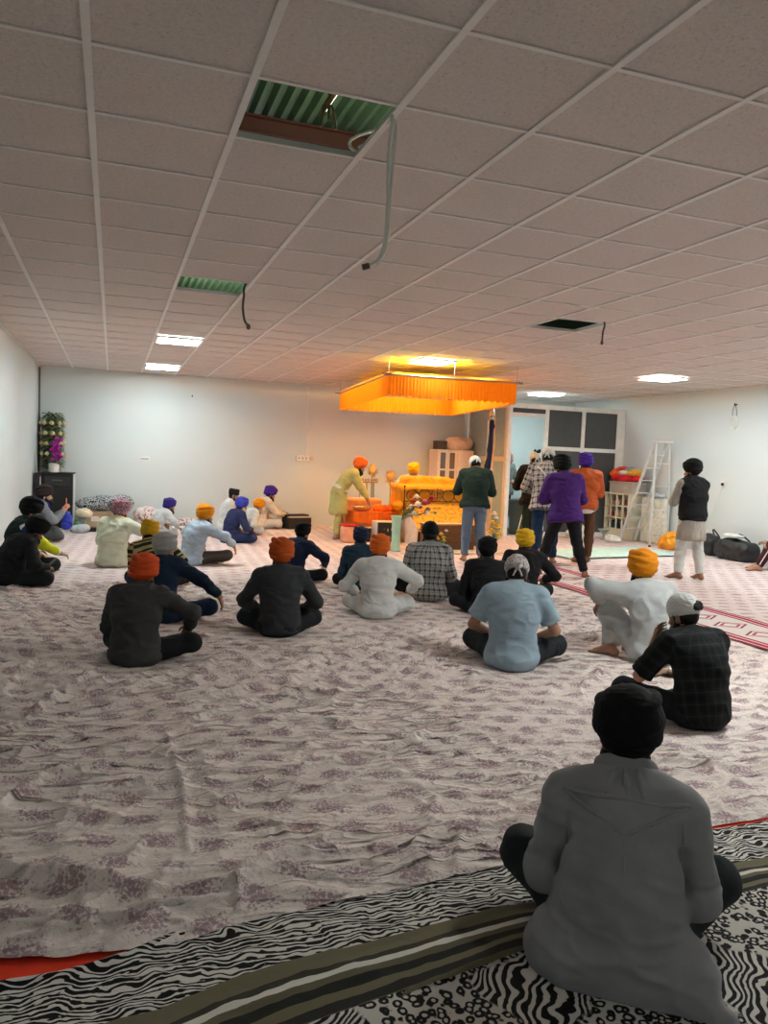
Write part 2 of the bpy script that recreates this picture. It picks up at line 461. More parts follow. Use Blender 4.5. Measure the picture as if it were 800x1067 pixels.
def add_head(F, k):
    h = lambda *a: head_local(k, *a); ax = k.H.T
    F.cap(k.N-k.d2*.03, h(0,-.01,.02), .062, .054, .02)
    F.ell(h(0,-.008,.105), (.074,.094,.098), ax, .02)
    F.ell(h(0,.032,.028), (.058,.062,.075), ax, .03)
    F.ell(h(0,.066,-.032), (.028,.024,.022), ax, .03)          # chin
    F.cap(h(-.04,.078,.088), h(.04,.078,.088), .013, .013, .012)  # brow
    for s in (-1, 1):
        F.ell(h(s*.046,.062,.035), (.020,.018,.018), ax, .02)  # cheek
        F.carve(h(s*.032,.104,.066), h(s*.036,.102,.066), .017, .008)
        F.ell(h(s*.032,.075,.066), (.016,.014,.013), ax, .004) # lids
        F.rbox(h(s*.079,-.006,.058), (.008,.019,.031), .007, ax, .006)   # ear
        F.ell(h(s*.013,.098,.027), (.011,.012,.010), ax, .006)
    F.cap(h(0,.088,.078), h(0,.114,.034), .009, .0135, .008)   # nose
    F.ell(h(0,.089,.002), (.025,.010,.0075), ax, .004); F.ell(h(0,.086,-.010), (.021,.010,.008), ax, .004)
def torso_prims(F, k, g=0., kk=.05, lab=0, belly=0., wide=1.0, legs=False):
    ax0 = np.stack([k.rt, k.fw, k.d2]); P, L, C, N = k.P, k.Lm, k.C, k.N
    F.ell(P+A3(0,-.012,.01), (.170*wide+g, .130+g, .125+g), None, kk, lab)
    F.ell(lerp(P, L, .75)+k.fw*(.012+belly*.5), (.160*wide+g, .112+g+belly, .14+g), np.stack([k.rt, np.cross(k.d0, k.rt), k.d0]), kk, lab)
    F.ell(lerp(L, C, .62), (.176*wide+g, .114+g+belly*.4, .15+g), np.stack([k.rt, np.cross(k.d1, k.rt), k.d1]), kk, lab)
    F.ell(C+k.d2*.055+k.fw*.004, (.184*wide+g, .106+g, .12+g), ax0, kk, lab)
    F.cap(k.S[-1]+k.rt*.03, k.S[1]-k.rt*.03, .06+g*.8, .06+g*.8, .06, lab)
    for s in (-1, 1): F.cap(N-k.d2*.01-k.fw*.012, k.S[s]-k.rt*s*.03+k.d2*.012, .047+g*.6, .046+g*.6, .05, lab)
def arm_prims(F, k, s, g=0., cut=None, to=1.0, kk=.025, lab=1, fat=1.0):
    S, E, W, hd = k.arm[s]
    if to <= .55:
        F.cap(S, lerp(S, E, to/.55), (.054+g)*fat, (.050+g*1.25)*fat, .04, lab, cut); return
    F.cap(S, E, (.053+g)*fat, (.040+g)*fat, .045, lab)
    F.cap(E, lerp(E, W, (to-.55)/.45), (.040+g)*fat, (.027+g*.95)*fat, kk, lab+1, cut)
def leg_prims(F, k, s, g=0., cut=None, to=1.0, kk=.04, lab=5):
    Hh, K, An, td = k.leg[s]
    F.cap(Hh, K, .082+g, .054+g, kk, lab); F.cap(K, lerp(K, An, to), .053+g, .036+g*1.15, kk, lab+1, cut)
    m = lerp(K, An, .3); F.ell(m-unit(np.cross(np.cross(An-K, K-Hh), An-K)+1e-6)*.0, (.05+g,)*3, None, .04, lab+1)
def bounds(k, pad=.2):
    Q = [k.P, k.N, head_local(k, 0,.12,.25), head_local(k, 0,-.14,.25), k.A]+[x for s in (-1,1) for x in k.arm[s][:3]]+[k.arm[s][2]+k.arm[s][3]*.2 for s in (-1,1)]+\
        [x for s in (-1,1) for x in k.leg[s][:3]]+[k.leg[s][2]+k.leg[s][3]*.2 for s in (-1,1)]
    Q = np.array(Q); return Q.min(0)-pad, Q.max(0)+pad
def cloth_attr(o, V, lab, k):
    """how far round and how far along the body or sleeve each point lies, for woven checks and stripes"""
    up = k.d1; u = np.arctan2((V-k.C)@k.rt, -((V-k.C)@np.cross(up, k.rt)))*.17; v = (V-k.P)@up
    for s, b in ((-1,1),(1,3)):
        S, E, W, hd = k.arm[s]
        for i, (a, c) in enumerate(((S,E),(E,W))):
            m = lab == b+i
            if not m.any(): continue
            ax = unit(c-a); e1 = unit(np.cross(ax, A3(.3,.2,1))); e2 = np.cross(ax, e1); q = V[m]-a
            u[m] = np.arctan2(q@e1, q@e2)*.055; v[m] = q@ax+(.29 if i else 0)
    at = o.data.attributes.new('weave', 'FLOAT_VECTOR', 'POINT')
    at.data.foreach_set('vector', np.stack([u, v, np.zeros_like(u)], 1).astype(np.float32).ravel())
def fin(F, name, m, parent, zmin=None, amp=0, freq=(9,9,14), seed=0, rel=1, k=None):
    V, Q, lab = F.mesh()
    if len(Q) == 0: return None
    V = relax(V, Q, rel)
    if amp: V = relax(fold(V, Q, amp, freq, seed), Q, 1, .3)
    if zmin is not None: V[:,2] = np.maximum(V[:,2], zmin)
    o = mkmesh(name, V, Q, m, parent)
    if k is not None: cloth_attr(o, V, lab, k)
    return o
def turban(k, style, m, parent, h=.006, seed=0, tilt=0, size=1.0):
    lo = k.A+k.H@A3(0,0,.14)-.24; F = Field(lo, lo+.48, h)
    hp = lambda x, y, z: head_local(k, x, y, z); ax = k.H.T; rr = random.Random(seed); S = size*(1.09 if style in ('dastar', 'round', 'pagri') else 1.03)
    def ring(z, rx, ry, tube, tx, ty, y0=-.012, kk=.006):
        R = Rx(math.radians(tx))@Ry(math.radians(ty)); F.ring(hp(0, y0, z), R.T@ax, rx*S, ry*S, tube*S, kk)
    nape = lambda r=1.0: (F.ell(hp(0,-.034,.088), (.083*S*r,.086*S*r,.074*S*r), ax, .02))
    if style == 'dastar':
        F.ell(hp(0,-.016,.152), (.104*S,.121*S,.104*S), ax, 0); nape()
        for i in range(6):
            zz = .098+.021*i; q = math.sqrt(max(.05, 1-((zz-.150)/.108)**2)); sg = 1 if i % 2 else -1
            ring(zz, .090*q, .106*q, .0235, 15-2.2*i, sg*(9+3*i)+rr.uniform(-4,4), -.016, .004)
        F.ell(hp(.008,-.012,.236), (.05*S,.058*S,.03*S), ax, .02)
    elif style == 'round':
        F.ell(hp(0,-.018,.150), (.110*S,.126*S,.108*S), ax, 0); nape(1.04)
        for i in range(4):
            zz = .115+.024*i; q = math.sqrt(max(.05, 1-((zz-.150)/.112)**2))
            ring(zz, .096*q, .112*q, .0185, 16-3*i, (-1)**i*(10+5*i)+rr.uniform(-3,3), -.016, .007)
    elif style == 'pagri':      # peaked, boxy, broad at the top
        F.ell(hp(0,-.016,.155), (.102*S,.120*S,.102*S), ax, 0); nape()
        for i in range(6):
            sg = 1 if i % 2 else -1
            ring(.098+.02*i, .083+.004*i-.0009*i*i, .102+.001*i, .025, 15-2*i, sg*(12+2*i), -.014, .003)
        F.ell(hp(0,.01,.235), (.06*S,.065*S,.03*S), ax, .03)
    elif style == 'patka':
        F.ell(hp(0,-.006,.122), (.085*S,.107*S,.093*S), ax, 0); F.ell(hp(0,-.035,.10), (.078*S,.08*S,.07*S), ax, .02)
        for i in range(3): ring(.108+.008*i, .072, .092, .016, 14+9*i, (-1)**i*6, -.008, .003)
        F.ell(hp(0,.045,.215), (.026*S,.03*S,.028*S), ax, .02)
        F.plane_cut(hp(0,0,.062), k.H@unit(A3(0,-.25,-1)))
        F.ell(hp(0,-.118,.085), (.024,.017,.017), ax, .008)
        for s in (-1, 1): F.cap(hp(s*.008,-.12,.08), hp(s*.035,-.125,.02), .012, .007, .006)
    elif style == 'topi':
        F.rbox(hp(0,-.008,.165), (.086,.108,.062), .02, ax, 0)
        F.rbox(hp(0,-.008,.222), (.074,.096,.012), .008, ax, .004)
        ring(.125, .08, .10, .012, 0, 0, -.008, .002)
    elif style == 'beanie':
        F.ell(hp(0,-.010,.128), (.089*S,.11*S,.105*S), ax, 0)
        for i in range(3): ring(.105+.011*i, .078, .096, .014, 6, (-1)**i*4, -.008, .002)
        F.plane_cut(hp(0,0,.078), k.H@A3(0,0,-1))
    F.plane_cut(hp(0,.09,.086), k.H@unit(A3(0,.55,-1)*1.)) if style in ('dastar','round','pagri') else None
    return fin(F, {'topi': 'cap', 'patka': 'head_scarf', 'beanie': 'head_scarf'}.get(style, 'turban'), m, parent, amp=.0025, freq=(26,26,60), seed=seed, rel=1)
def beard(k, m, parent, L=1.0, h=.007):
    lo = k.A-.26; F = Field(lo, lo+.5, h); hp = lambda x, y, z: head_local(k, x, y, z); ax = k.H.T
    F.ell(hp(0,.062,-.03), (.052,.045,.045), ax, 0)
    for s in (-1, 1):
        F.cap(hp(s*.066,.012,.045), hp(s*.058,.028,0), .014, .022, .02); F.cap(hp(s*.058,.028,0), hp(0,.075,-.045), .022, .034, .03)
        F.cap(hp(s*.004,.097,.014), hp(s*.03,.09,.002), .007, .006, .006)
    F.cap(hp(0,.075,-.04), hp(0,.085-.01*L,-.045-.07*L), .042, .016, .03)
    return fin(F, 'beard', m, parent, amp=.004, freq=(60,60,16), seed=3)
def person(label, loc, heading, pose, top, legs, hat,  face=('black',1.0), skn='brown', group='worshippers seated on the floor sheet', hb=.009, hg=.011, z=0., feet='bare', seed=0, hair='black', extra=None, hands=True, sc=1.0, name='person', top_z=None, who=None):
    """one man: body, garments, turban, beard, eyes"""
    root = thing(name, label, 'person', (loc[0], loc[1], z), -math.radians(heading), group); root.scale = (sc, sc, sc)
    p = pose; k = skeleton(p); lo, hi = bounds(k);
    if top_z: sc = min(1.15, max(.84, top_z/head_local(k, 0, -.015, .262)[2])); root.scale = (sc, sc, sc)
    lo[2] = max(lo[2], -.05); seated = p.get('zp', .105) < .4
    sm = skin(skn)
    F = Field(lo, hi, hb)
    torso_prims(F, k); add_head(F, k)
    for s in (-1, 1):
        arm_prims(F, k, s); leg_prims(F, k, s, kk=.03); add_foot(F, k.leg[s][2], k.leg[s][3])
        hp = p.get('palmR' if s > 0 else 'palmL', (-s*.35,.1,-.9))
        add_hand(F, k.arm[s][2], k.arm[s][3], s, p.get('curl', .45), palm=hp)
    F.floor(.004)
    fin(F, 'body', sm, root, zmin=.004)
    # trousers
    T = Field(lo, hi, hg); lg = legs.get('g', .018)
    T.ell(k.P+A3(0,-.012,.005), (.170+lg*.6,.130+lg*.6,.125+lg*.4), None, .05)
    T.ell(lerp(k.P, k.Lm, .55), (.150+lg*.4,.108+lg*.6,.10), None, .05)
    for s in (-1, 1): leg_prims(T, k, s, lg*(1 if seated else .8), 'b', legs.get('to', .93), .05 if seated else .03)
    T.floor(.008)
    fin(T, legs.get('name', 'trousers'), legs['m'], root, .008, legs.get('amp', .007), (10,10,10), seed+1, 1)
    if feet != 'bare':
        for s in (-1, 1):
            An = k.leg[s][2]; S = Field(An-.32, An+.32, .008); add_foot(S, An, k.leg[s][3], fat=.004, toes=False); S.floor(.005)
            S.cap(An, lerp(An, k.leg[s][1], .25), .040, .042, .01)
            fin(S, 'sock', feet, root, .005)
    # top
    G = Field(lo, hi, hg); g = top.get('g', .016)
    torso_prims(G, k, g, .06, belly=top.get('belly', 0), wide=top.get('wide', 1.0))
    sl = top.get('sleeve', .97); slm = top.get('sleeve_m')
    hem = top.get('hem', 0.)
    def sleeves(Q):
        for s in (-1, 1): arm_prims(Q, k, s, top.get('gs', g*1.0), 'b', sl, .03, 1 if s < 0 else 3)
    if sl > 0 and slm is None: sleeves(G)
    if hem > 0:
        if seated:     # skirts of the shirt spread over the lap and floor
            G.ell(k.P+A3(0,-.03,-.03), (.2+hem*.35, .17+hem*.2, .10), None, .05)
            for s in (-1, 1): Hh, K, An, td = k.leg[s]; G.cap(Hh, lerp(Hh, K, min(.95, hem*1.6)), .10+g, .075+g, .05)
        else:
            for t in np.linspace(0, 1, 5): G.ell(k.P+A3(0,.0,-.02-hem*t), (.165+g+.03*t, .125+g+.03*t, .12), None, .05)
            for s in (-1,1): Hh, K, An, td = k.leg[s]; G.cap(Hh, lerp(Hh, K, min(1, hem/.42)), .085+g, .075+g, .05)
    G.cap(k.N-k.d2*.02, k.N+unit(k.A-k.N)*top.get('collar', .03), .062+g*.5, .060+g*.5, .02, 0, 'b')
    G.floor(.009)
    if seated: pass
    else: G.plane_cut(k.P+A3(0,0,-.07-hem), (0,0,-1))
    if not seated and top.get('cut') is not None: G.plane_cut(k.P+k.d1*top['cut'], -k.d1)
    if seated and hem <= 0: G.plane_cut(k.P+A3(0,0,top.get('z', -.06)), (0,0,-1))
    if extra: extra('top', G, k, root)
    fin(G, top.get('name', 'shirt'), top['m'], root, .009, top.get('amp', .010), top.get('freq', (9,9,15)), seed+2, 1, k)
    if slm is not None:
        for s in (-1, 1):
            Q = Field(lo, hi, hg); arm_prims(Q, k, s, g*.75, 'b', sl, .03, 1 if s < 0 else 3)
            fin(Q, 'sleeve', slm, root, .009, .006, (8,8,12), seed+s, 1, k)
    # head
    Hf = Field(k.A+k.H@A3(0,0,.08)-.2, k.A+k.H@A3(0,0,.08)+.2, .007); ax = k.H.T
    Hf.ell(head_local(k, 0,-.028,.072), (.078,.082,.075), ax, 0)
    for s in (-1, 1): Hf.cap(head_local(k, s*.072,.03,.095), head_local(k, s*.07,.02,.05), .009, .008, .01)
    fin(Hf, 'hair', hairm(hair), root, amp=.003, freq=(60,60,30))
    ew, ei = eye_mats()
    for s in (-1, 1):
        b = MB(); c = head_local(k, s*.032,.077,.066); b.ball(c, .0125, 10, 8)
        n0 = len(b.F); b.ball(head_local(k, s*.032,.0835,.066), .0075, 8, 6)
        o = b.build('eye', [ew, ei], root)
        for q in o.data.polygons:
            if q.index >= n0: q.material_index = 1
    if hat: turban(k, hat[0], hat[1], root, .006, seed, size=hat[2] if len(hat) > 2 else 1.0)
    if face: beard(k, hairm(face[0]), root, face[1])
    if extra: extra('done', None, k, root)
    if who: WHO[who] = (root, k)
    return root, k
def plaid(name, base, dark, light=None, scale=.055, wd=.38):
    k = ('plaid', name)
    if k in MATS: return MATS[k]
    t = NT(name); v = t.attr('weave'); x, y, _ = t.sep(v)
    def bands(c, off=0, s=scale, w=wd): 
        f = t.math('FRACT', t.math('ADD', t.math('DIVIDE', c, s), off+100)); return t.math('LESS_THAN', f, w)
    s = t.math('MULTIPLY', t.math('ADD', bands(x), bands(y)), .5)
    fine = t.math('MULTIPLY', t.math('ADD', bands(x, .3, scale, .09), bands(y, .3, scale, .09)), .5)
    b, d = srgb(base), srgb(dark); col = t.mix(s, b, d)
    if light: col = t.mix(t.math('MULTIPLY', fine, .8), col, srgb(light))
    o = t.coord(); n = t.bump(t.noise(t.mapv(o, (1,1,1.6)), 11, 4, .55, .6), .35, .012)
    MATS[k] = t.done(col, .85, n, 0, .25); return MATS[k]
def striped(name, cols, scale, along=True):
    k = ('str', name)
    if k in MATS: return MATS[k]
    t = NT(name); x, y, _ = t.sep(t.attr('weave'))
    f = t.math('FRACT', t.math('ADD', t.math('DIVIDE', y if along else x, scale), 100))
    n = len(cols); col = t.ramp(f, [(i/n, srgb(c)) for i, c in enumerate(cols)], 'CONSTANT')
    MATS[k] = t.done(col, .85, t.bump(t.noise(t.coord(), 11, 4), .35, .012), 0, .25); return MATS[k]
# ------------------------------------------------------------------ the congregation
def make_people():
    C_ = cloth
    blk = C_('black_cloth', '1a1a1d'); chr_ = C_('charcoal_cloth', '35373a'); navy = C_('navy_cloth', '1d2740')
    dkt = C_('dark_trouser_cloth', '1d1f24'); cream = C_('cream_cotton', 'd9dcc4'); white = C_('white_cotton', 'd2d4d2')
    palegrey = C_('pale_grey_cotton', 'b4b8b8'); orange = C_('orange_turban_cloth', 'd9661c'); rust = C_('rust_turban_cloth', 'bd4519')
    saff = C_('saffron_turban_cloth', 'e08a12'); yellow = C_('yellow_turban_cloth', 'd9ae1c'); blackt = C_('black_turban_cloth', '0c0c0d')
    royal = C_('royal_blue_turban_cloth', '3f49b4'); indigo = C_('indigo_turban_cloth', '2f2a78'); purple = C_('purple_turban_cloth', '40238a')
    SIT = 'worshippers seated on the floor'; STD = 'worshippers standing by the throne'
    lap = {}
    def sit(**k):
        d = dict(zp=.105, lean=9, curve=15, head=(0, 14, 0)); d.update(k); d['lean'] += 4; d['curve'] += 9; return d
    def std(**k):
        d = dict(zp=.915, lean=4, curve=8, head=(0, 14, 0)); d.update(k); return d
    kneeR = ((.33,.36,.27), (1,-.4,.1), (.15,.4,-.9)); kneeL = ((-.33,.36,.27), (-1,-.4,.1), (-.15,.4,-.9))
    J = dict
    # --- foreground man in the grey hooded coat
    coat = C_('grey_wool_coat', '8f8e90', .95, .3)
    keep = {}
    def coat_extra(when, G, k, root):
        b = -k.fw
        if when == 'top':
            G.ell(k.Lm+k.d1*.06, (.186,.15,.20), None, .05); G.ell(k.Lm-k.d1*.06, (.205,.16,.16), None, .05)
            G.cap((-.19,-.07,.07), (.21,-.08,.07), .105, .105, .07); G.cap((.16,-.12,.03), (.33,-.17,.012), .075, .03, .06)
            G.cap((-.17,-.10,.05), (-.19,-.02,.06), .08, .085, .06); G.cap((-.1,-.17,.03), (.22,-.20,.02), .06, .04, .05)
            # slack under the collar, three soft folds of the lying hood
            G.ell(k.N+b*.055-k.d2*.045, (.150,.052,.065), np.stack([k.rt, k.fw, k.d2]), .05)
            for x0, x1 in ((-.035,-.055),(.012,.028),(.052,.062)): G.cap(k.N+k.rt*x0+b*.080+k.d2*.015, k.N+k.rt*x1+b*.112-k.d2*.07, .012, .014, .010)
            for s in (-1, 1):
                S_, E_, W_, h_ = k.arm[s]; G.carve(S_-k.rt*s*.012-k.d1*.13+b*.098, E_-k.rt*s*.062+b*.066+k.d1*.02, .017, .03)
            keep['G'] = G
        else:
            G = keep['G']
            def surf(u, w_):
                o = k.N+k.rt*u-k.d2*w_; best = o
                for t in np.arange(0, .34, .004):
                    i = np.round((o+b*t-G.lo)/G.h).astype(int)
                    if (i < 0).any() or (i >= G.n).any(): break
                    if G.D[tuple(i)] < 0: best = o+b*t
                return best+b*.004
            def seam(name, pts, r, n=14):
                P = []
                for (u0, w0), (u1, w1) in zip(pts, pts[1:]): P += [surf(u0+(u1-u0)*t/n, w0+(w1-w0)*t/n) for t in range(n)]
                P.append(surf(*pts[-1])); Q = [P[0]]+[(P[i-1]+2*P[i]+P[i+1])/4 for i in range(1, len(P)-1)]+[P[-1]]
                MB().tube(Q, r, 8).build(name, coat, root)
            seam('hood_edge', [(-.20,.078),(-.1,.092),(.1,.092),(.20,.078)], .0095)
            seam('hood_edge', [(-.195,.085),(-.1,.145),(0,.205),(.1,.145),(.195,.085)], .0075)
            for u0, u1 in ((-.03,-.065),(-.005,.005),(.035,.055)): seam('hood_fold', [(u0,-.015),((u0+u1)/2,.035),(u1,.085)], [.004+.009*math.sin(PI*min(1, (i+.5)/29)) for i in range(29)])
            seam('back_seam', [(0,.215),(.004,.36),(0,.50)], .0028)
            for s in (-1, 1): seam('sleeve_seam', [(s*.178,.10),(s*.186,.18),(s*.178,.28)], .0035)
            lo = k.C-.4; H = Field(lo, lo+.8, .007)
            for i in range(8):
                a0 = PI*(1.02+.96*i/8); a1 = PI*(1.02+.96*(i+1)/8)
                q = lambda a: k.N+k.d2*.03+k.rt*math.cos(a)*.080+k.fw*(math.sin(a)*.074)
                H.cap(q(a0), q(a1), .027, .027, .02)
            fin(H, 'hood_collar', coat, root, amp=.004, freq=(14,14,14), seed=4)
    person('person in a grey hooded coat and black turban, seated nearest on the animal print cloth', (1.53,1.94), 36,
        sit(lean=6, curve=13, shrug=-.03, head=(-4,10,0), legL=((-.345,.28,.20),(-.05,.36,.07),(-1,.2,-.1)), legR=((.335,.32,.19),(.06,.30,.07),(1,.2,-.1)), armL=((-.12,.26,.25),(-.55,-.2,-.75),(.7,.5,-.3)), armR=((.12,.26,.25),(.55,-.2,-.75),(-.7,.5,-.3))),
        J(m=coat, name='coat', g=.026, hem=.05, amp=.008, wide=1.0, gs=.022), J(m=C_('slate_trousers', '23282a'), g=.026), ('round', blackt, 1.0), ('black', .6), 'brown', SIT, hb=.008, hg=.008, extra=coat_extra, seed=1, top_z=0.86)
    # --- right hand near group
    dplaid = plaid('dark_green_check_shirt', '15191a', '0c0e0f', '2e3634', .075, .5)
    def bracelet(when, G, k, root):
        if when == 'done':
            S, E, W, hd = k.arm[1]; a = unit(W-E); e1 = unit(np.cross(a, (0,0,1))); e2 = np.cross(a, e1); c = W-a*.02
            MB().tube([c+(e1*math.cos(t)+e2*math.sin(t))*.034 for t in np.linspace(0, 2*PI, 20)[:-1]], .004, 6, closed=True).build('bracelet', plain('steel', 'c9cbcc', .25, .9), root)
    wband = C_('white_bandana_cloth', 'cfd0cc')
    def hairknot(when, G, k, root):
        if when == 'done':
            H = Field(k.A-.3, k.A+.4, .008); ax = k.H.T
            H.ell(head_local(k, .02,-.108,.135), (.048,.026,.035), ax, 0); H.ell(head_local(k, .055,-.092,.125), (.03,.028,.03), ax, .02); H.ell(head_local(k, -.01,-.112,.12), (.028,.02,.022), ax, .02)
            fin(H, 'hair_knot', hairm(), root, amp=.006, freq=(60,60,60)); bracelet(when, G, k, root)
    person('person in a dark checked shirt and white bandana, one hand raised to the chin', (3.45,3.71), 6,
        sit(lean=12, curve=22, side=-2, head=(-22,16,0), armL=((-.20,.27,.50),(-.8,.35,-.8),(.25,.1,1)), armR=((-.06,.33,.27),(1,-.2,-.5),(-.8,.4,.05)), legL=((-.38,.32,.17),(-.02,.37,.06),(-1,.2,-.1)), palmL=(.6,-.8,.1)),
        J(m=dplaid, sleeve=.52, belly=.02, g=.02, amp=.008), J(m=dkt), ('beanie', wband, 1.0), ('black', .3), 'tan', SIT, hb=.008, hg=.009, extra=hairknot, seed=2, top_z=0.82)
    person('person in a pale grey kurta and orange turban, one knee drawn up', (4.20,5.10), 4,
        sit(lean=12, curve=18, head=(8,10,0), armL=((-.30,.33,.44),(-1,-.2,.55),(-.2,.4,-.5)), armR=((.15,.28,.22),(1,-.3,-.5),None)[:2]+((-.6,.5,-.3),), legL=((-.215,.335,.40),(-.255,.20,.075),(-.55,.8,-.05)), legR=((.36,.26,.12),(.0,.33,.06),(1,.25,-.1))),
        J(m=palegrey, name='kurta', g=.024, hem=.05, amp=.010, belly=.02), J(m=palegrey, g=.026, amp=.011), ('dastar', saff, 1.0), ('black', .8), 'tan', SIT, hb=.008, hg=.009, seed=3, top_z=0.90)
    t = NT('camouflage_scarf'); v = t.coord(); n = t.noise(v, 22, 2, .5, .5)
    camo = t.done(t.ramp(n, [(0, srgb('8d8787')), (.42, srgb('b3adab')), (.55, srgb('6f6465')), (.62, srgb('c8c4c0'))], 'CONSTANT'), .9)
    person('person in a pale blue t-shirt and camouflage head scarf, seated cross-legged', (2.94,5.18), 32,
        sit(lean=8, curve=16, head=(-6,22,0), armL=((-.16,.26,.19),(-1,-.3,-.3),(.6,.6,-.3)), armR=((.16,.26,.19),(1,-.3,-.3),(-.6,.6,-.3)), legL=((-.33,.31,.14),(-.05,.35,.06),(-1,.2,-.1)), legR=((.33,.31,.14),(.05,.32,.06),(1,.2,-.1))),
        J(m=C_('pale_blue_jersey', '93a7b4'), name='t_shirt', sleeve=.42, g=.02, gs=.026, amp=.006, hem=.02, wide=1.03), J(m=C_('dark_jean_cloth', '25292d'), g=.024), ('patka', camo, 1.08), ('black', .3), 'tan', SIT, hb=.008, hg=.009, seed=4, top_z=0.89)
    person('person in a black shirt and black turban, seated left of the yellow turban', (3.65,7.00), 20,
        sit(lean=8, curve=16, head=(8,14,0), armR=((.26,.24,.30),(1,-.3,-.1),(0,.7,-.3))), J(m=blk, g=.02), J(m=dkt), ('round', blackt, .95), ('black', .6), 'brown', SIT, seed=5, top_z=0.81)
    person('person in black with a plain yellow turban, seated behind the others', (4.44,7.67), 28,
        sit(lean=12, side=3, curve=18, head=(-14,12,-4), armR=((.28,.34,.25),(1,-.4,-.1),(.1,.5,-.6))), J(m=blk, g=.02), J(m=dkt), ('dastar', yellow, 1.0), ('black', .8), 'brown', SIT, seed=6, top_z=0.82)
    bwplaid = plaid('grey_check_shirt', 'a9aba8', '3a3c3e', '1c1d1f', .07, .36)
    person('person in a black and white checked shirt and black head cloth', (3.38,7.92), 22,
        sit(lean=7, curve=15, head=(4,14,0)), J(m=bwplaid, g=.02, hem=.02), J(m=dkt), ('beanie', blackt, 1.08), ('black', .5), 'brown', SIT, seed=7, top_z=0.9)
    person('person in a white kurta and orange turban, facing the throne', (2.50,7.13), 22,
        sit(lean=8, curve=16, head=(2,14,0), armR=((.36,.30,.26),(1,-.5,0),(.2,.5,-.6)), armL=((-.26,.30,.22),(-1,-.4,-.2),(.3,.6,-.4))), J(m=white, name='kurta', g=.024, hem=.06, amp=.010, belly=.015), J(m=white, g=.028, amp=.01), ('dastar', orange, 1.0), ('black', .7), 'tan', SIT, seed=8, top_z=0.81)
    person('person in teal blue and a dark blue turban, behind the white kurta', (2.80,8.55), 14,
        sit(lean=10, curve=16, head=(0,12,0), side=-3), J(m=C_('teal_blue_cloth', '20384a'), g=.02), J(m=dkt), ('dastar', C_('midnight_turban_cloth', '1c2740'), .95), ('black', .7), 'brown', SIT, seed=9, top_z=0.73)
    person('person in a charcoal jacket and rust orange turban, seated with knees apart', (1.39,6.51), 12,
        sit(lean=6, curve=14, head=(2,12,0), armL=((-.20,.26,.20),(-1,-.2,-.4),(.5,.6,-.4)), armR=((.20,.26,.20),(1,-.2,-.4),(-.5,.6,-.4))), J(m=chr_, name='jacket', g=.024, gs=.022, collar=.045), J(m=dkt, g=.024), ('dastar', C_('burnt_orange_turban_cloth', 'b8501a'), 1.03), ('black', .7), 'brown', SIT, seed=10, top_z=0.84)
    person('person in a navy jacket and black turban, forearm resting on the knee', (2.10,9.20), 46,
        sit(lean=15, curve=18, head=(12,16,0), armR=((.33,.37,.27),(1,-.8,.25),(-.5,.6,-.4)), armL=kneeL), J(m=navy, name='jacket', g=.024, collar=.05), J(m=dkt), ('round', blackt, .92), ('black', .8), 'brown', SIT, seed=11, top_z=0.75)
    # --- left middle
    person('person in a dark grey jacket and bright orange red turban, seated alone in front', (0.18,5.85), 24,
        sit(lean=10, side=-2, curve=18, head=(0,14,0), armR=((.34,.33,.26),(1,-.4,.1),(-.4,.6,-.5)), armL=((-.1,.28,.22),(-1,-.3,-.5),(.6,.5,-.3)), legR=((.40,.22,.15),(.02,.33,.06),(1,.2,-.1))), J(m=C_('dark_grey_jacket_cloth', '3b3b3a'), name='jacket', g=.028, gs=.026, hem=.02, wide=1.06, amp=.01), J(m=blk, g=.024), ('pagri', rust, 1.02), ('black', .7), 'brown', SIT, seed=12, top_z=0.79)
    person('person in a navy sweater and pale grey turban, arm resting out over the knee', (0.44,7.22), 40,
        sit(lean=12, side=-13, curve=16, head=(6,10,0), armR=((.40,.42,.24),(1,-.5,.6),(.05,.3,-1)), armL=kneeL, legR=((.38,.28,.15),(-.02,.36,.06),(1,.4,-.1)), curl=.3), J(m=C_('ink_blue_knit', '1b2b40'), name='sweater', g=.022, collar=.05), J(m=C_('blue_jean_cloth', '22304a')), ('round', C_('pale_grey_turban_cloth', '9d9b98'), .98), ('black', .8), 'tan', SIT, feet=C_('red_sock_cloth', '7d2326'), seed=13, top_z=0.81)
    person('person in a black and yellow striped shirt and mustard turban', (0.52,8.90), 2,
        sit(lean=22, side=-13, curve=26, head=(-6,26,6), zp=.105), J(m=striped('yellow_black_stripe', ['23231f','23231f','a99a5c','23231f','a99a5c','a99a5c'], .14), g=.02), J(m=dkt), ('dastar', C_('mustard_turban_cloth', 'c79a17'), .95), ('black', .5), 'tan', SIT, seed=14, top_z=0.76)
    t = NT('pink_floral_turban'); v = t.coord(); n = t.noise(v, 75, 2, .6)
    floral = t.done(t.ramp(n, [(0, srgb('5c2f45')), (.46, srgb('8c5568')), (.52, srgb('c9a9b2')), (.62, srgb('6a3450'))], 'CONSTANT'), .9)
    person('person in a cream kurta and pink patterned turban, seated before the bedding', (0.02,10.80), 34,
        sit(lean=6, curve=16, head=(14,14,0), armR=((.30,.40,.36),(1,-.5,.1),(-.2,.8,-.2)), armL=((-.15,.38,.30),(-1,-.3,-.3),(.4,.7,-.2))), J(m=cream, name='kurta', g=.028, hem=.08, amp=.011, belly=.03, wide=1.05), J(m=cream, g=.026), ('dastar', floral, 1.0), ('black', .9), 'tan', SIT, seed=15, top_z=0.90)
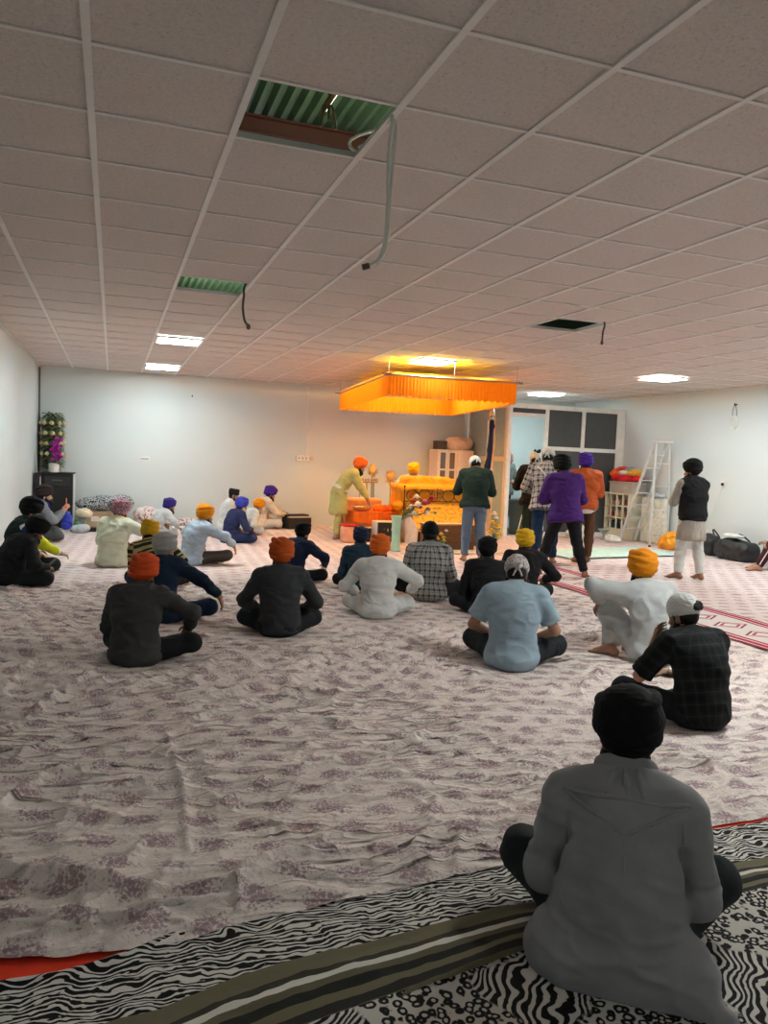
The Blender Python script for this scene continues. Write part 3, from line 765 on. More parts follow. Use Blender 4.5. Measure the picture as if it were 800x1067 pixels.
    person('person in a light grey kurta and navy turban, side on by the back wall', (0.72,14.20), 72,
        sit(lean=24, curve=20, head=(0,10,0), armR=((.25,.40,.26),(1,-.4,.1),(-.2,.7,-.4)), armL=kneeL), J(m=C_('light_grey_cotton', 'c3c6c6'), name='kurta', g=.024, hem=.06, amp=.01), J(m=C_('light_grey_cotton', 'c3c6c6')), ('pagri', indigo, .98), ('black', 1.0), 'tan', SIT, seed=16, top_z=0.72)
    person('person in a light blue shirt, brown trousers and saffron turban', (1.06,10.90), 62,
        sit(lean=13, curve=18, head=(8,8,0), armR=((.30,.52,.29),(1,-.3,.3),(.05,.4,-1)), armL=kneeL, legR=((.34,.38,.15),(-.02,.42,.06),(.6,.8,-.1)), curl=.3), J(m=C_('light_blue_shirt_cloth', 'a9b9c9'), g=.026, hem=.04, amp=.012, belly=.02), J(m=C_('brown_trouser_cloth', '4b4440')), ('dastar', saff, 1.0), ('black', .9), 'tan', SIT, seed=17, top_z=0.84)
    person('person in navy robes with a royal blue turban and white beard', (1.97,13.50), 72,
        sit(lean=12, curve=20, head=(0,12,0), armR=((.22,.33,.25),(1,-.4,-.2),(-.6,.6,-.2))), J(m=C_('indigo_robe_cloth', '2b3157'), name='kurta', g=.026, hem=.06, amp=.01), J(m=C_('indigo_robe_cloth', '2b3157'), g=.026), ('round', royal, .95), ('white', 1.4), 'tan', SIT, seed=18, top_z=0.81)
    person('person in white with a flat black cap, seated by the back wall', (2.20,15.80), 95,
        sit(lean=6, curve=14, head=(10,8,0)), J(m=white, name='kurta', g=.024, hem=.05), J(m=white), ('topi', blk), ('black', .6), 'tan', SIT, seed=19, top_z=0.87)
    person('person with an orange turban bent forward behind the navy robes', (2.40,14.86), 82,
        sit(lean=26, curve=24, head=(0,24,0)), J(m=C_('light_grey_cotton', 'c3c6c6'), name='kurta', g=.022, hem=.04), J(m=C_('light_grey_cotton', 'c3c6c6')), ('dastar', saff, .98), ('grey', 1.2), 'tan', SIT, seed=20, top_z=0.7)
    peach = C_('peach_scarf_cloth', 'd99468')
    def scarf(when, G, k, root):
        if when == 'done':
            H = Field(k.C-.5, k.C+.5, .009); b = -k.fw
            for s in (-1, 1):
                H.cap(k.N+b*.06+k.rt*s*.02, k.N+k.rt*s*.10+k.fw*.02, .045, .04, .02); H.cap(k.N+k.rt*s*.10+k.fw*.02, k.C+k.rt*s*.09+k.fw*.125, .038, .03, .02); H.cap(k.C+k.rt*s*.09+k.fw*.125, k.Lm+k.rt*s*.10+k.fw*.17, .03, .028, .02)
            fin(H, 'scarf', peach, root, amp=.006, freq=(20,20,20))
    person('person in a purple turban and peach scarf, hands on the harmonium', (2.98,16.22), 84,
        sit(lean=10, curve=16, head=(0,18,0), armR=((.14,.50,.30),(1,-.5,-.2),(0,1,-.2)), armL=((-.10,.52,.33),(-1,-.5,-.2),(0,1,-.2))), J(m=C_('ivory_kurta_cloth', 'cfc6b8'), name='kurta', g=.024, hem=.05), J(m=C_('ivory_kurta_cloth', 'cfc6b8')), ('pagri', purple, 1.0), ('black', 1.6), 'tan', SIT, extra=scarf, seed=21, top_z=0.9)
    # --- far left by the wall
    blue_scarf = C_('blue_scarf_cloth', '2a3a96')
    def bscarf(when, G, k, root):
        if when == 'done':
            H = Field(k.C-.4, k.C+.5, .009)
            for i in range(12):
                q = lambda a: k.N+k.d2*.02+k.rt*math.cos(a)*.085+k.fw*math.sin(a)*.08
                H.cap(q(i*PI/6), q((i+1)*PI/6), .032, .032, .02)
            H.cap(k.N+k.fw*.09+k.rt*.03, k.C+k.fw*.13+k.rt*.07, .035, .03, .02); H.cap(k.C+k.fw*.13+k.rt*.07, k.Lm+k.fw*.15+k.rt*.09, .03, .03, .02)
            fin(H, 'scarf', blue_scarf, root, amp=.005, freq=(20,20,20))
    person('person with a dark brown turban and blue scarf, holding up a phone', (-1.17,13.80), 82,
        sit(lean=4, curve=12, head=(6,0,0), armR=((.14,.40,.50),(1,-.3,-.8),(-.2,.4,1)), armL=((.02,.40,.48),(-1,-.3,-.8),(.3,.4,1)), palmR=(-.6,.5,.2), palmL=(.6,.5,.2)), J(m=C_('mid_grey_jacket_cloth', '7d7f84'), name='jacket', g=.026), J(m=C_('dark_grey_trouser_cloth', '4c4d50')), ('dastar', C_('dark_brown_turban_cloth', '2b2120'), 1.0), ('black', .9), 'fair', SIT, extra=bscarf, who='phone', seed=22, top_z=0.93)
    yb = striped('yellow_blue_colour_block', ['20286e','d8da2c','d8da2c','d2d42a','d8da2c','d9d9d4'], .60)
    person('person in a black turban and jacket with yellow and blue sleeves', (-1.07,10.38), 74,
        sit(lean=1, curve=16, head=(0,20,0), armR=((.26,.40,.25),(1,-.2,-.1),(-.4,.8,-.2)), legR=((.37,.30,.13),(-.02,.36,.06),(1,.3,-.1))), J(m=C_('bottle_green_jacket_cloth', '182420'), name='jacket', g=.028, sleeve_m=yb), J(m=C_('dark_olive_trouser_cloth', '22261f')), ('round', blackt, .98), ('black', .8), 'tan', SIT, feet=C_('brown_sock_cloth', '4a2622'), seed=23, top_z=0.93)
    person('person in a black jacket and black turban looking down, nearest the left wall', (-1.06,9.33), 66,
        sit(lean=18, curve=26, head=(4,34,0), armR=((.20,.36,.22),(1,-.3,-.3),(-.7,.6,0)), armL=((-.12,.36,.22),(-1,-.3,-.4),(.6,.6,0))), J(m=blk, name='jacket', g=.03, gs=.026, wide=1.05, belly=.02), J(m=C_('soft_black_trousers', '1c1e22'), g=.026), ('round', blackt, 1.02), ('black', .8), 'brown', SIT, who='lapphone', seed=24, top_z=0.76)
    # --- right edge
    mar = striped('maroon_track_trousers', ['3b1720'], .2)
    def trackstripe(when, G, k, root):
        if when == 'done':
            for s in (-1, 1):
                Hh, K, An, td = k.leg[s]; out = A3(s,0,0)
                P1 = [lerp(Hh, K, t)+unit(out+A3(0,.1,.25))*(.098-.028*t) for t in np.linspace(.3, .95, 7)]; P2 = [lerp(K, An, t)+unit(out+A3(0,.2,.1))*(.076-.017*t) for t in np.linspace(.08, .9, 7)]
                MB().tube(P1+P2, .009, 6).build('side_stripe', white, root)
    person('person in maroon track trousers with a white stripe, arms round raised knees', (10.33,9.25), -52,
        sit(lean=14, curve=20, head=(0,10,0), legL=((-.13,.40,.46),(-.12,.58,.075),(-.1,1,0)), legR=((.13,.36,.45),(.16,.55,.075),(.1,1,0)), armL=((.02,.50,.47),(-1,-.3,-.1),(.8,.3,-.2)), armR=((-.04,.46,.44),(1,-.3,-.1),(-.8,.3,-.2))), J(m=C_('taupe_sweater_cloth', '8d8175'), name='sweater', g=.02), J(m=C_('maroon_track_cloth', '3f1a22')), ('dastar', blackt, 1.0), ('black', .7), 'tan', SIT, extra=trackstripe, seed=25)
    # --- standing
    jean = C_('faded_blue_denim', '65788f'); 
    person('person in a dark green sweater and faded jeans, head bowed before the throne', (5.38,10.88), 24,
        std(lean=10, curve=24, head=(-22,40,0), armL=((-.10,.27,1.18),(-1,-.3,-.6),(.3,.5,.8)), armR=((.08,.27,1.18),(1,-.3,-.6),(-.3,.5,.8)), legL=((-.11,.0,.49),(-.13,-.06,.085),(-.2,1,0)), legR=((.10,.02,.49),(.12,-.03,.085),(.2,1,0))),
        J(m=C_('dark_green_knit', '24372f'), name='sweater', g=.026, gs=.024, cut=-.06, hem=.02, amp=.008, wide=1.05), J(m=jean, g=.022, amp=.01), ('patka', C_('white_head_cloth', 'd9dad8'), 1.02), ('black', .4), 'tan', STD, seed=26, top_z=1.69)
    gcap = C_('light_grey_head_cloth', 'b9bab6')
    person('person in a black jacket and grey head scarf with a black knot, beside the partition', (6.95,11.75), 26,
        std(lean=8, curve=12, head=(-10,12,0), armL=((-.12,.28,1.12),(-1,-.3,-.6),(.3,.7,.4)), armR=((.10,.28,1.12),(1,-.3,-.6),(-.3,.7,.4))), J(m=C_('jet_jacket_cloth', '0d0d10'), name='jacket', g=.028, cut=-.10, hem=.06), J(m=C_('dark_green_trouser_cloth', '28352f')), ('patka', gcap, 1.06), ('black', .3), 'tan', STD, extra=lambda w,G,k,r: (MB().ball(tuple(head_local(k,.02,-.09,.19)), (.03,.03,.035)).ball(tuple(head_local(k,.055,-.07,.215)), (.025,.022,.035)).ball(tuple(head_local(k,-.02,-.07,.215)), (.022,.022,.03)).build('scarf_knot', blk, r) if w == 'done' else None), seed=27, top_z=1.85)
    bplaid = plaid('black_white_check_shirt', 'b7b4b2', '34323a', '18181c', .08, .4)
    def strap(when, G, k, root):
        if when == 'done':
            b = -k.fw; P1 = smoothpts([k.S[-1]+k.d2*.075+b*.02, k.C+b*.135-k.rt*.09, k.Lm+b*.14+k.rt*.06, k.P+k.rt*.21+k.fw*.02+A3(0,0,.08)], 5)
            MB().tube(P1, .012, 6).build('bag_strap', C_('pale_strap_cloth', 'c7c6c0'), root)
    person('person in a black and white checked shirt, blue jeans and grey cap, stooping', (6.44,10.52), 30,
        std(lean=17, curve=18, head=(10,26,0), armL=((-.12,.30,1.0),(-1,-.3,-.4),(.3,.7,.1)), armR=((.20,.34,1.02),(1,-.3,-.5),(-.3,.7,.2)), legL=((-.11,.0,.49),(-.14,-.10,.085),(-.2,1,0)), legR=((.12,.06,.50),(.13,.08,.085),(.2,1,0))), J(m=bplaid, g=.026, cut=-.14, hem=.10, amp=.009), J(m=C_('deep_blue_denim', '1f3553'), g=.022), ('patka', gcap, 1.08), ('black', .4), 'tan', STD, extra=strap, seed=28, top_z=1.88)
    person('person in a purple sweater and black turban, legs apart, head bowed', (6.02,9.30), 22,
        std(zp=.885, lean=12, curve=20, side=-3, head=(-18,26,0), armL=((-.12,.30,1.05),(-1,-.3,-.6),(.3,.7,.2)), armR=((.08,.32,1.05),(1,-.3,-.6),(-.3,.7,.2)), legL=((-.20,.08,.48),(-.31,.08,.085),(-.35,1,0)), legR=((.18,.0,.48),(.29,-.08,.085),(.35,1,0))), J(m=C_('purple_knit', '4a2670'), name='sweater', g=.028, gs=.026, cut=-.12, hem=.06, wide=1.04), J(m=C_('black_track_cloth', '17171a'), g=.022), ('pagri', blackt, 1.02), ('black', .8), 'brown', STD, seed=29, top_z=1.72)
    def teehem(when, G, k, root):
        if when == 'done':
            Q = Field(k.P-.4, k.P+.4, .01); Q.ell(k.P+A3(0,0,-.02), (.185,.142,.14), None, 0); Q.plane_cut(k.P+A3(0,0,-.115), (0,0,-1)); Q.plane_cut(k.P+A3(0,0,.02), (0,0,1)); fin(Q, 'shirt_tail', white, root, amp=.006)
    person('person in an orange sweater, brown trousers and purple turban', (7.24,10.65), 26,
        std(lean=5, curve=12, head=(-4,12,0), armL=((-.08,.28,1.08),(-1,-.3,-.7),(.3,.7,.2)), armR=((.08,.28,1.08),(1,-.3,-.7),(-.3,.7,.2)), legL=((-.09,.0,.49),(-.08,-.03,.085),(-.2,1,0)), legR=((.10,.03,.49),(.10,.03,.085),(.2,1,0))), J(m=C_('orange_knit', 'b9582a'), name='sweater', g=.028, gs=.024, cut=-.055, hem=.0, wide=1.06), J(m=C_('brown_corduroy', '5b3f2e'), g=.02), ('pagri', purple, 1.0), ('black', .6), 'brown', STD, extra=teehem, seed=30, top_z=1.8)
    kur = C_('stone_kurta_cloth', '9c968c')
    def kurtaskirt(when, G, k, root):
        if when == 'done':
            Q = Field(k.P-.6, k.P+.5, .011)
            for t in np.linspace(0, 1, 6): Q.ell(k.P+A3(0,0,-.02-.26*t), (.182+.035*t,.142+.03*t,.13), None, .03)
            Q.plane_cut(k.P+A3(0,0,-.33), (0,0,-1)); Q.plane_cut(k.P+A3(0,0,.06), (0,0,1)); fin(Q, 'kurta', kur, root, amp=.012, freq=(16,16,4), seed=5)
    person('person in a black waistcoat over a stone kurta, white trousers and black turban', (7.85,8.87), 2,
        std(lean=3, curve=10, head=(-30,6,0), armL=((-.06,.30,1.12),(-1,-.1,-.8),(.5,.7,.3)), armR=((.06,.30,1.12),(1,-.3,-.7),(-.5,.7,.3)), legL=((-.12,.06,.49),(-.155,.03,.085),(-.45,.9,0)), legR=((.12,-.01,.49),(.14,-.08,.085),(.1,1,0))), J(m=C_('black_waistcoat_cloth', '141416'), name='waistcoat', g=.03, sleeve=.95, sleeve_m=kur, cut=-.05, hem=0, belly=.015, wide=1.08, collar=.04), J(m=C_('white_pyjama_cloth', 'c9cac6'), g=.026), ('round', blackt, 1.0), ('black', 1.1), 'brown', STD, extra=kurtaskirt, seed=31, top_z=1.75)
    pista = C_('pistachio_kurta_cloth', 'b3b274')
    def sash(when, G, k, root):
        if when == 'done':
            Q = Field(k.P-.6, k.P+.5, .010)
            for t in np.linspace(0, 1, 6): Q.ell(k.P+A3(0,-.0,-.02-.34*t), (.18+.04*t,.145+.035*t,.13), None, .03)
            Q.plane_cut(k.P+A3(0,0,-.42), (0,0,-1)); Q.plane_cut(k.P+A3(0,0,.06), (0,0,1)); fin(Q, 'kurta_skirt', pista, root, amp=.014, freq=(16,16,4), seed=6)
            W = Field(k.P-.5, k.P+.6, .009); ax = np.stack([k.rt, np.cross(k.d0,k.rt), k.d0]); W.ell(k.P+k.d0*.09, (.195,.16,.10), ax, 0); W.plane_cut(k.P+k.d0*.145, k.d0); W.plane_cut(k.P+k.d0*.055, -k.d0)
            fin(W, 'waist_sash', white, root, amp=.006, freq=(8,8,30))
    person('person in a pistachio kurta with white sash and orange turban, bending over the table', (4.06,14.02), 98,
        std(lean=36, curve=20, head=(0,22,0), armR=((.14,.56,.80),(1,-.4,.1),(0,.6,-.8)), armL=((-.10,.58,.80),(-1,-.4,.1),(0,.6,-.8)), legL=((-.10,.03,.50),(-.11,.06,.085),(-.1,1,0)), legR=((.10,.0,.50),(.10,-.04,.085),(.1,1,0))), J(m=pista, name='kurta', g=.024, hem=.0, cut=-.04), J(m=pista, g=.024), ('round', orange, 1.0), ('black', 1.3), 'tan', STD, extra=sash, seed=32, top_z=1.58)
    person('person in a grey green shirt standing behind the glass partition', (8.50,15.72), 150,
        std(lean=4, head=(0,16,0), armL=((-.14,.30,1.05),(-1,-.3,-.5),(.3,.8,0)), armR=((.14,.30,1.05),(1,-.3,-.5),(-.3,.8,0))), J(m=C_('grey_green_shirt_cloth', '76837f'), sleeve=.5, g=.024, cut=-.12, hem=.06), J(m=dkt), None, None, 'tan', STD, seed=33, top_z=1.90)
    person('person in a bright yellow turban and orange scarf, seated behind the throne', (5.88,14.86), 196,
        sit(lean=10, curve=18, head=(0,18,0), armL=((-.28,.42,.32),(-1,-.3,-.2),(0,.7,-.5)), armR=((.28,.42,.32),(1,-.3,-.2),(0,.7,-.5))), J(m=white, name='kurta', g=.024, hem=.04), J(m=white), ('dastar', C_('bright_yellow_turban_cloth', 'e8b50e'), 1.02), ('grey', 1.2), 'brown', 'worshippers on the platform', z=.62, extra=lambda w,G,k,r: scarf(w,G,k,r), seed=34)
# ------------------------------------------------------------------ the room
XL, XR, YB, YF = -1.40, 10.95, 16.75, -3.0
GX, GY, TL = -.1166, 3.33, .6536
def struct(o, name=None):
    o['kind'] = 'structure'; return o
def wall_mat(name, col, ribs=0):
    t = NT(name); v = t.coord(); c = srgb(col)
    a = tuple(x*.95 for x in c); col = t.ramp(t.noise(v, .7, 3), [(.3, a), (.7, c)])
    n = t.bump(t.noise(v, 3, 3), .05, .01)
    if ribs:
        s = t.sep(v); f = t.math('ABSOLUTE', t.math('SUBTRACT', t.math('FRACT', t.math('ADD', t.math('DIVIDE', s[1], ribs), 50)), .5))
        n = t.bump(t.step(f, .40, .5), .55, .012, n)
    return t.done(col, .38, n, 0, .4)
def make_room():
    wm = wall_mat('white_wall_panel', 'd2dcdd'); wl = wall_mat('ribbed_wall_panel', 'ced8da', .25)
    struct(bx('floor', (XL, YF, -.12), (XR, YB, 0), plain('floor_screed', '8d8780', .6)))
    struct(bx('wall_left', (XL-.15, YF, 0), (XL, YB, 4.6), wl)); struct(bx('wall_right', (XR, YF, 0), (XR+.15, YB, 4.6), wm))
    struct(bx('wall_back', (XL-.15, YB, 0), (XR+.15, YB+.15, 4.6), wm)); struct(bx('wall_front', (XL-.15, YF-.15, 0), (XR+.15, YF, 4.6), wm))
    for nm, lo, hi in (('trim_1', (XL, YB-.02, CEIL-.025), (XR, YB, CEIL)), ('trim_2', (XL, YF, CEIL-.025), (XL+.02, YB-.02, CEIL)), ('trim_3', (XR-.02, YF, CEIL-.025), (XR, YB-.02, CEIL))):
        struct(bx(nm, lo, hi, plain('white_metal_angle', 'dcdcd8', .4)))
    struct(bx('trim_4', (XL, YB-.03, 0), (XL+.03, YB, CEIL-.03), plain('dark_corner_trim', '5c6062', .5)))
    # ceiling tiles: mineral fibre boards dropped in a grid, three boards missing
    t = NT('mineral_fibre_tile'); v = t.coord()
    f = t.noise(t.mapv(v, (1, 1, 1)), 45, 3, .6); pits = t.step(t.noise(v, 95, 2, .6), .40, .30)
    col = t.mix(t.math('MULTIPLY', pits, .55), t.ramp(f, [(.3, srgb('cfc4be')), (.7, srgb('dbd0ca'))]), srgb('a0958f'))
    tile = t.done(col, .9, t.bump(t.math('SUBTRACT', f, t.math('MULTIPLY', pits, .8)), .5, .006), 0, .1)
    holes = {(1,0), (1,6), (7,6)}; mb = MB(); i0, i1, j0, j1 = -2, 17, -10, 21
    for i in range(i0, i1):
        for j in range(j0, j1):
            if (i, j) in holes: continue
            x0, y0 = max(GX+TL*i, XL), max(GY+TL*j, YF); x1, y1 = min(GX+TL*(i+1), XR), min(GY+TL*(j+1), YB)
            if x1-x0 < .01 or y1-y0 < .01: continue
            mb.box((x0+.003, y0+.003, CEIL+.004), (x1-.003, y1-.003, CEIL+.020))
    struct(mb.build('ceiling', tile, smooth=False))
    bar = plain('white_ceiling_bar', 'e6e2dd', .45, var=.02); g = MB()
    for i in range(i0, i1+1):
        x = GX+TL*i
        if XL < x < XR: g.box((x-.0165, YF, CEIL-.006), (x+.0165, YB, CEIL+.004)); g.box((x-.002, YF, CEIL+.004), (x+.002, YB, CEIL+.035))
    for j in range(j0, j1+1):
        y = GY+TL*j
        if YF < y < YB: g.box((XL, y-.011, CEIL-.004), (XR, y+.011, CEIL+.0035)); g.box((XL, y-.002, CEIL+.0035), (XR, y+.002, CEIL+.03))
    struct(g.build('ceiling_grid', bar, smooth=False))
    # the roof seen through the missing boards
    tg = NT('green_roof_sheet'); vv = tg.coord(); rs = tg.done(tg.ramp(tg.noise(vv, 3, 4), [(.3, srgb('54704f')), (.7, srgb('6d8a66'))]), .5, None, 0, .4)
    X = np.arange(-1.3, 10.9, .0125); Z = 4.15+.03*np.clip(np.sin(X*2*PI/.1)*2.2, -1, 1); V = []; F = []
    for a, x in enumerate(X): V += [(x, YF, Z[a]), (x, YB, Z[a])]
    for a in range(len(X)-1): F.append((2*a, 2*a+1, 2*a+3, 2*a+2))
    struct(mkmesh('roof_deck', V, F, rs, None, False))
    br = plain('brown_steel_beam', '54301f', .6, bump=.2)
    for n, y in (('beam', 5.9), ('beam', 15.6)): struct(MB().box((XL, y-.05, 3.94), (XR, y+.05, 3.952)).box((XL, y-.006, 3.952), (XR, y+.006, 4.06)).box((XL, y-.05, 4.06), (XR, y+.05, 4.072)).build(n, br, smooth=False))
    struct(MB().box((XL, 5.0, 4.06), (XR, 5.03, 4.09)).build('beam', plain('pale_purlin', '8fa58f', .5)))
    p = bpy.data.lights.new('roof_void_fill', 'POINT'); p.energy = 7; p.shadow_soft_size = .15; p.color = (1, .97, .9)  # two unseen fill lights, added to brighten the roof sheet above the gaps
    o = bpy.data.objects.new('roof_void_fill', p); COL.objects.link(o); o.location = (1.6, 4.6, 3.45)
    p2 = bpy.data.lights.new('roof_void_fill', 'POINT'); p2.energy = 20; p2.shadow_soft_size = .15
    o = bpy.data.objects.new('roof_void_fill', p2); COL.objects.link(o); o.location = (1.2, 11.0, 3.5)
    # wiring left hanging
    wc = plain('pale_cable_sheath', 'e2e3da', .5); dk = plain('dark_cable_sheath', '4a4844', .5)
    MB().tube(smoothpts([(1.66,3.42,3.3),(1.20,4.02,3.28),(1.195,3.95,3.165),(1.20,3.65,3.16),(1.175,3.40,3.13),(1.165,3.40,2.95),(1.172,3.41,2.75),(1.172,3.42,2.6),(1.15,3.43,2.50),(1.10,3.43,2.462)]), .0085, 8).tube(smoothpts([(1.5,3.6,3.3),(1.22,3.98,3.22),(1.20,3.8,3.17),(1.192,3.42,3.12),(1.188,3.41,2.9),(1.178,3.415,2.6),(1.165,3.42,2.52),(1.135,3.43,2.468)]), .007, 8).build('hanging_cable', wc)
    cb = bpy.data.objects['hanging_cable']; tag(cb, 'pale double cable hanging from the nearest missing ceiling tile', 'cable')
    MB().tube([(1.10,3.43,2.462),(1.07,3.435,2.452)], .014, 8).build('cable_end', dk, cb)
    c2 = MB().tube(smoothpts([(1.30,7.5,3.35),(1.16,7.42,3.17),(1.145,7.40,3.05),(1.138,7.397,2.95),(1.155,7.40,2.84),(1.185,7.40,2.79)]), .011, 8).build('hanging_cable', dk); tag(c2, 'dark cable dangling beside the narrow green gap in the ceiling', 'cable')
    MB().ball((1.195,7.40,2.775), (.02,.02,.03)).build('cable_end', dk, c2)
    c3 = MB().tube(smoothpts([(4.95,7.3,3.4),(5.02,7.21,3.16),(5.016,7.216,3.05),(5.01,7.216,2.95)]), .010, 8).build('hanging_cable', dk); tag(c3, 'short dark cable dangling from the black gap in the ceiling', 'cable')
    MB().ball((5.01,7.216,2.935), (.016,.016,.03)).build('cable_end', dk, c3)
    # hanging rod and wire clip inside the nearest gap
    h = MB().tube([(1.02,3.95,3.3),(1.02,3.95,3.72)], .006, 6).tube(smoothpts([(.98,3.95,3.26),(1.0,3.95,3.36),(1.04,3.95,3.36),(1.06,3.95,3.26)]), .007, 6).tube([(1.0,3.98,3.36),(1.16,3.55,3.62)], .018, 6).build('ceiling_hanger', plain('bronze_rod', '8a7a55', .5, .5)); tag(h, 'brass coloured hanger rod with wire clip inside the nearest ceiling gap', 'hanger')
LAMPS = [(.86, 11.38, 'ceiling light panel with four bright tubes, second row on the left'), (.86, 15.22, 'ceiling light panel with four bright tubes, closest to the back wall on the left'),
         (4.72, 11.32, 'ceiling light panel just in front of the orange canopy'),
         (8.87, 10.95, 'ceiling light panel above the stepladder side, right'), (9.03, 14.98, 'ceiling light panel above the glass partition'),
         (9.0, 7.3, 'added fill light panel over the right side of the hall'), (9.0, 3.4, 'ceiling light panel over the right side of the hall, an added fill nearer the front'), (4.78, 3.65, 'added fill light panel over the front of the hall'), (4.8, -1.3, 'dim added fill light panel towards the front wall'), (.86, -1.3, 'dim ceiling light panel towards the front wall, an added fill on the left')]  # these five panels are out of view, added to brighten the foreground
EM = 1.0
def make_lamps():
    fr = plain('white_lamp_frame', 'e8e8e6', .35); df = emit('lamp_diffuser', (.90, 1.0, .99), 7*EM); tb = emit('lamp_tube', (.90, 1.0, .99), 28*EM); df2 = emit('fill_panel_diffuser', (.95, 1.0, .97), 6*EM); tb3 = emit('faint_fill_tube', (.95, 1.0, .97), 3*EM); tb4 = emit('soft_lamp_tube', (.90, 1.0, .99), 19*EM); tb2 = emit('fill_panel_tube', (.95, 1.0, .97), 32*EM)  # fill diffuser and fill tubes serve only the added panels out of view
    for x, y, lab in LAMPS:
        r = thing('ceiling_light', lab, 'light', (x, y, CEIL-.006), 0, 'ceiling light panels'); s = .31
        MB().box((-s,-s,-.03), (s,-s+.022,0)).box((-s,s-.022,-.03), (s,s,0)).box((-s,-s+.022,-.03), (-s+.022,s-.022,0)).box((s-.022,-s+.022,-.03), (s,s-.022,0)).build('lamp_frame', fr, r, False)
        MB().box((-s+.022,-s+.022,-.008), (s-.022,s-.022,-.004)).build('diffuser', df if y > 8 else df2 if y > 0 else tb3, r, False)
        for k in range(4):
            cx = -.21+.14*k; MB().box((cx-.045,-.27,-.022), (cx+.045,.27,-.012)).build('lamp_tube', tb4 if y > 14 else tb if y > 8 else tb2 if y > 0 else tb3, r, False)
# ------------------------------------------------------------------ floor cloths
def floral_mat(name, base, ink, ink2, cell=.25, shift=0., ridge=1.0):
    t = NT(name); v = t.mapv(t.coord(), (1,1,1), (0,0,.32+shift)); x, y, _ = t.sep(v)
    w = t.noise(v, 4, 2, .5, 0, 'Color'); wx, wy, _ = t.sep(w)
    x = t.math('ADD', x, t.math('MULTIPLY', t.math('SUBTRACT', wx, .5), .10)); y = t.math('ADD', y, t.math('MULTIPLY', t.math('SUBTRACT', wy, .5), .08))
    r = t.math('DIVIDE', y, cell*.8); row = t.math('FLOOR', r)
    u = t.math('ADD', t.math('DIVIDE', x, cell), t.math('MULTIPLY', row, .5))
    cu = t.math('SUBTRACT', t.math('FRACT', t.math('ADD', u, 200)), .5); cv = t.math('SUBTRACT', t.math('FRACT', t.math('ADD', r, 200)), .5)
    d = t.math('SQRT', t.math('ADD', t.math('MULTIPLY', t.math('MULTIPLY', cu, cu), .8), t.math('MULTIPLY', cv, cv)))
    blob = t.step(d, .52, .12)
    pet = t.voro(v, 46, 'DISTANCE_TO_EDGE', 'Distance'); fine = t.noise(v, 70, 4, .7)
    m = t.step(t.math('ADD', t.math('ADD', t.math('MULTIPLY', fine, .8), t.math('MULTIPLY', pet, .35)), t.math('MULTIPLY', blob, .23)), .55, .69)
    m2 = t.math('MULTIPLY', t.step(t.noise(v, 28, 4, .7), .53, .66), .42)
    b = srgb(base); col = t.mix(t.math('MULTIPLY', m, .72), b, srgb(ink)); col = t.mix(m2, col, srgb(ink2))
    col = t.mix(t.math('MULTIPLY', t.noise(t.coord(), .8, 3), .25), col, tuple(z*.82 for z in b))
    o = t.coord(); n = t.bump(t.noise(t.mapv(o, (1.0, 2.0, 1)), 7, 5, .6, 1.2), .5, .03)
    wv = t.mix(.22, o, t.noise(o, 1.3, 2, .5, 0, 'Color'), 'ADD')
    for a, sx, sy, w, dist, off in ((.42, 1.1, 4.6, .075, .030, 0), (.10, 1.4, 5.5, .07, .024, 5), (-.35, 1.6, 6.0, .06, .020, 9), (.85, 1.3, 5.0, .06, .022, 14), (.3, 3.2, 11, .08, .012, 21)):
        q = t.noise(t.mapv(wv, (sx, sy, 1), (0, 0, a), (off, off*.7, 0)), 1, 1.5, .45)
        r = t.math('SUBTRACT', 1, t.math('DIVIDE', t.math('ABSOLUTE', t.math('SUBTRACT', q, .5)), w), 0, True)
        r = t.math('MULTIPLY', t.math('POWER', r, 1.4), t.step(t.noise(t.mapv(o, (1,1,1), (0,0,0), (off*1.3, 3, 0)), .9, 1), .40, .60))
        n = t.bump(r, 1.0, dist*ridge, n)
    n = t.bump(t.noise(o, 300, 2), .12, .001, n)
    return t.done(col, .88, n, 0, .15)
def creases(X, Y, amp, seed, scale=1.0):
    h = np.zeros_like(X); P0 = np.stack([X, Y, np.full_like(X, seed*1.7)], -1)
    for a, L, S, w, A in ((.35, 1.1, .26, .30, 1.0), (-.25, .8, .20, .26, .7), (.9, .9, .24, .26, .55), (.15, .5, .11, .34, .38), (-.6, .6, .13, .3, .3), (.5, .45, .10, .3, .5), (.15, .7, .16, .22, .6), (.7, .35, .09, .3, .35)):
        c, s = math.cos(a), math.sin(a); u = (X*c+Y*s)/(L*scale); v = (-X*s+Y*c)/(S*scale)
        wv = vnoise(np.stack([X*.9+seed, Y*.9, np.full_like(X, a*9)], -1))*.9
        n = np.abs(vnoise(np.stack([u+wv, v+wv*1.6, np.full_like(X, seed+a*5)], -1)))
        r = np.maximum(0, 1-n/w)**2.3
        mask = np.clip(vnoise(np.stack([X*.55+a*7, Y*.55+seed, np.full_like(X, 3.3)], -1))*1.6+.55, 0, 1)
        h += A*r*mask
    return amp*h
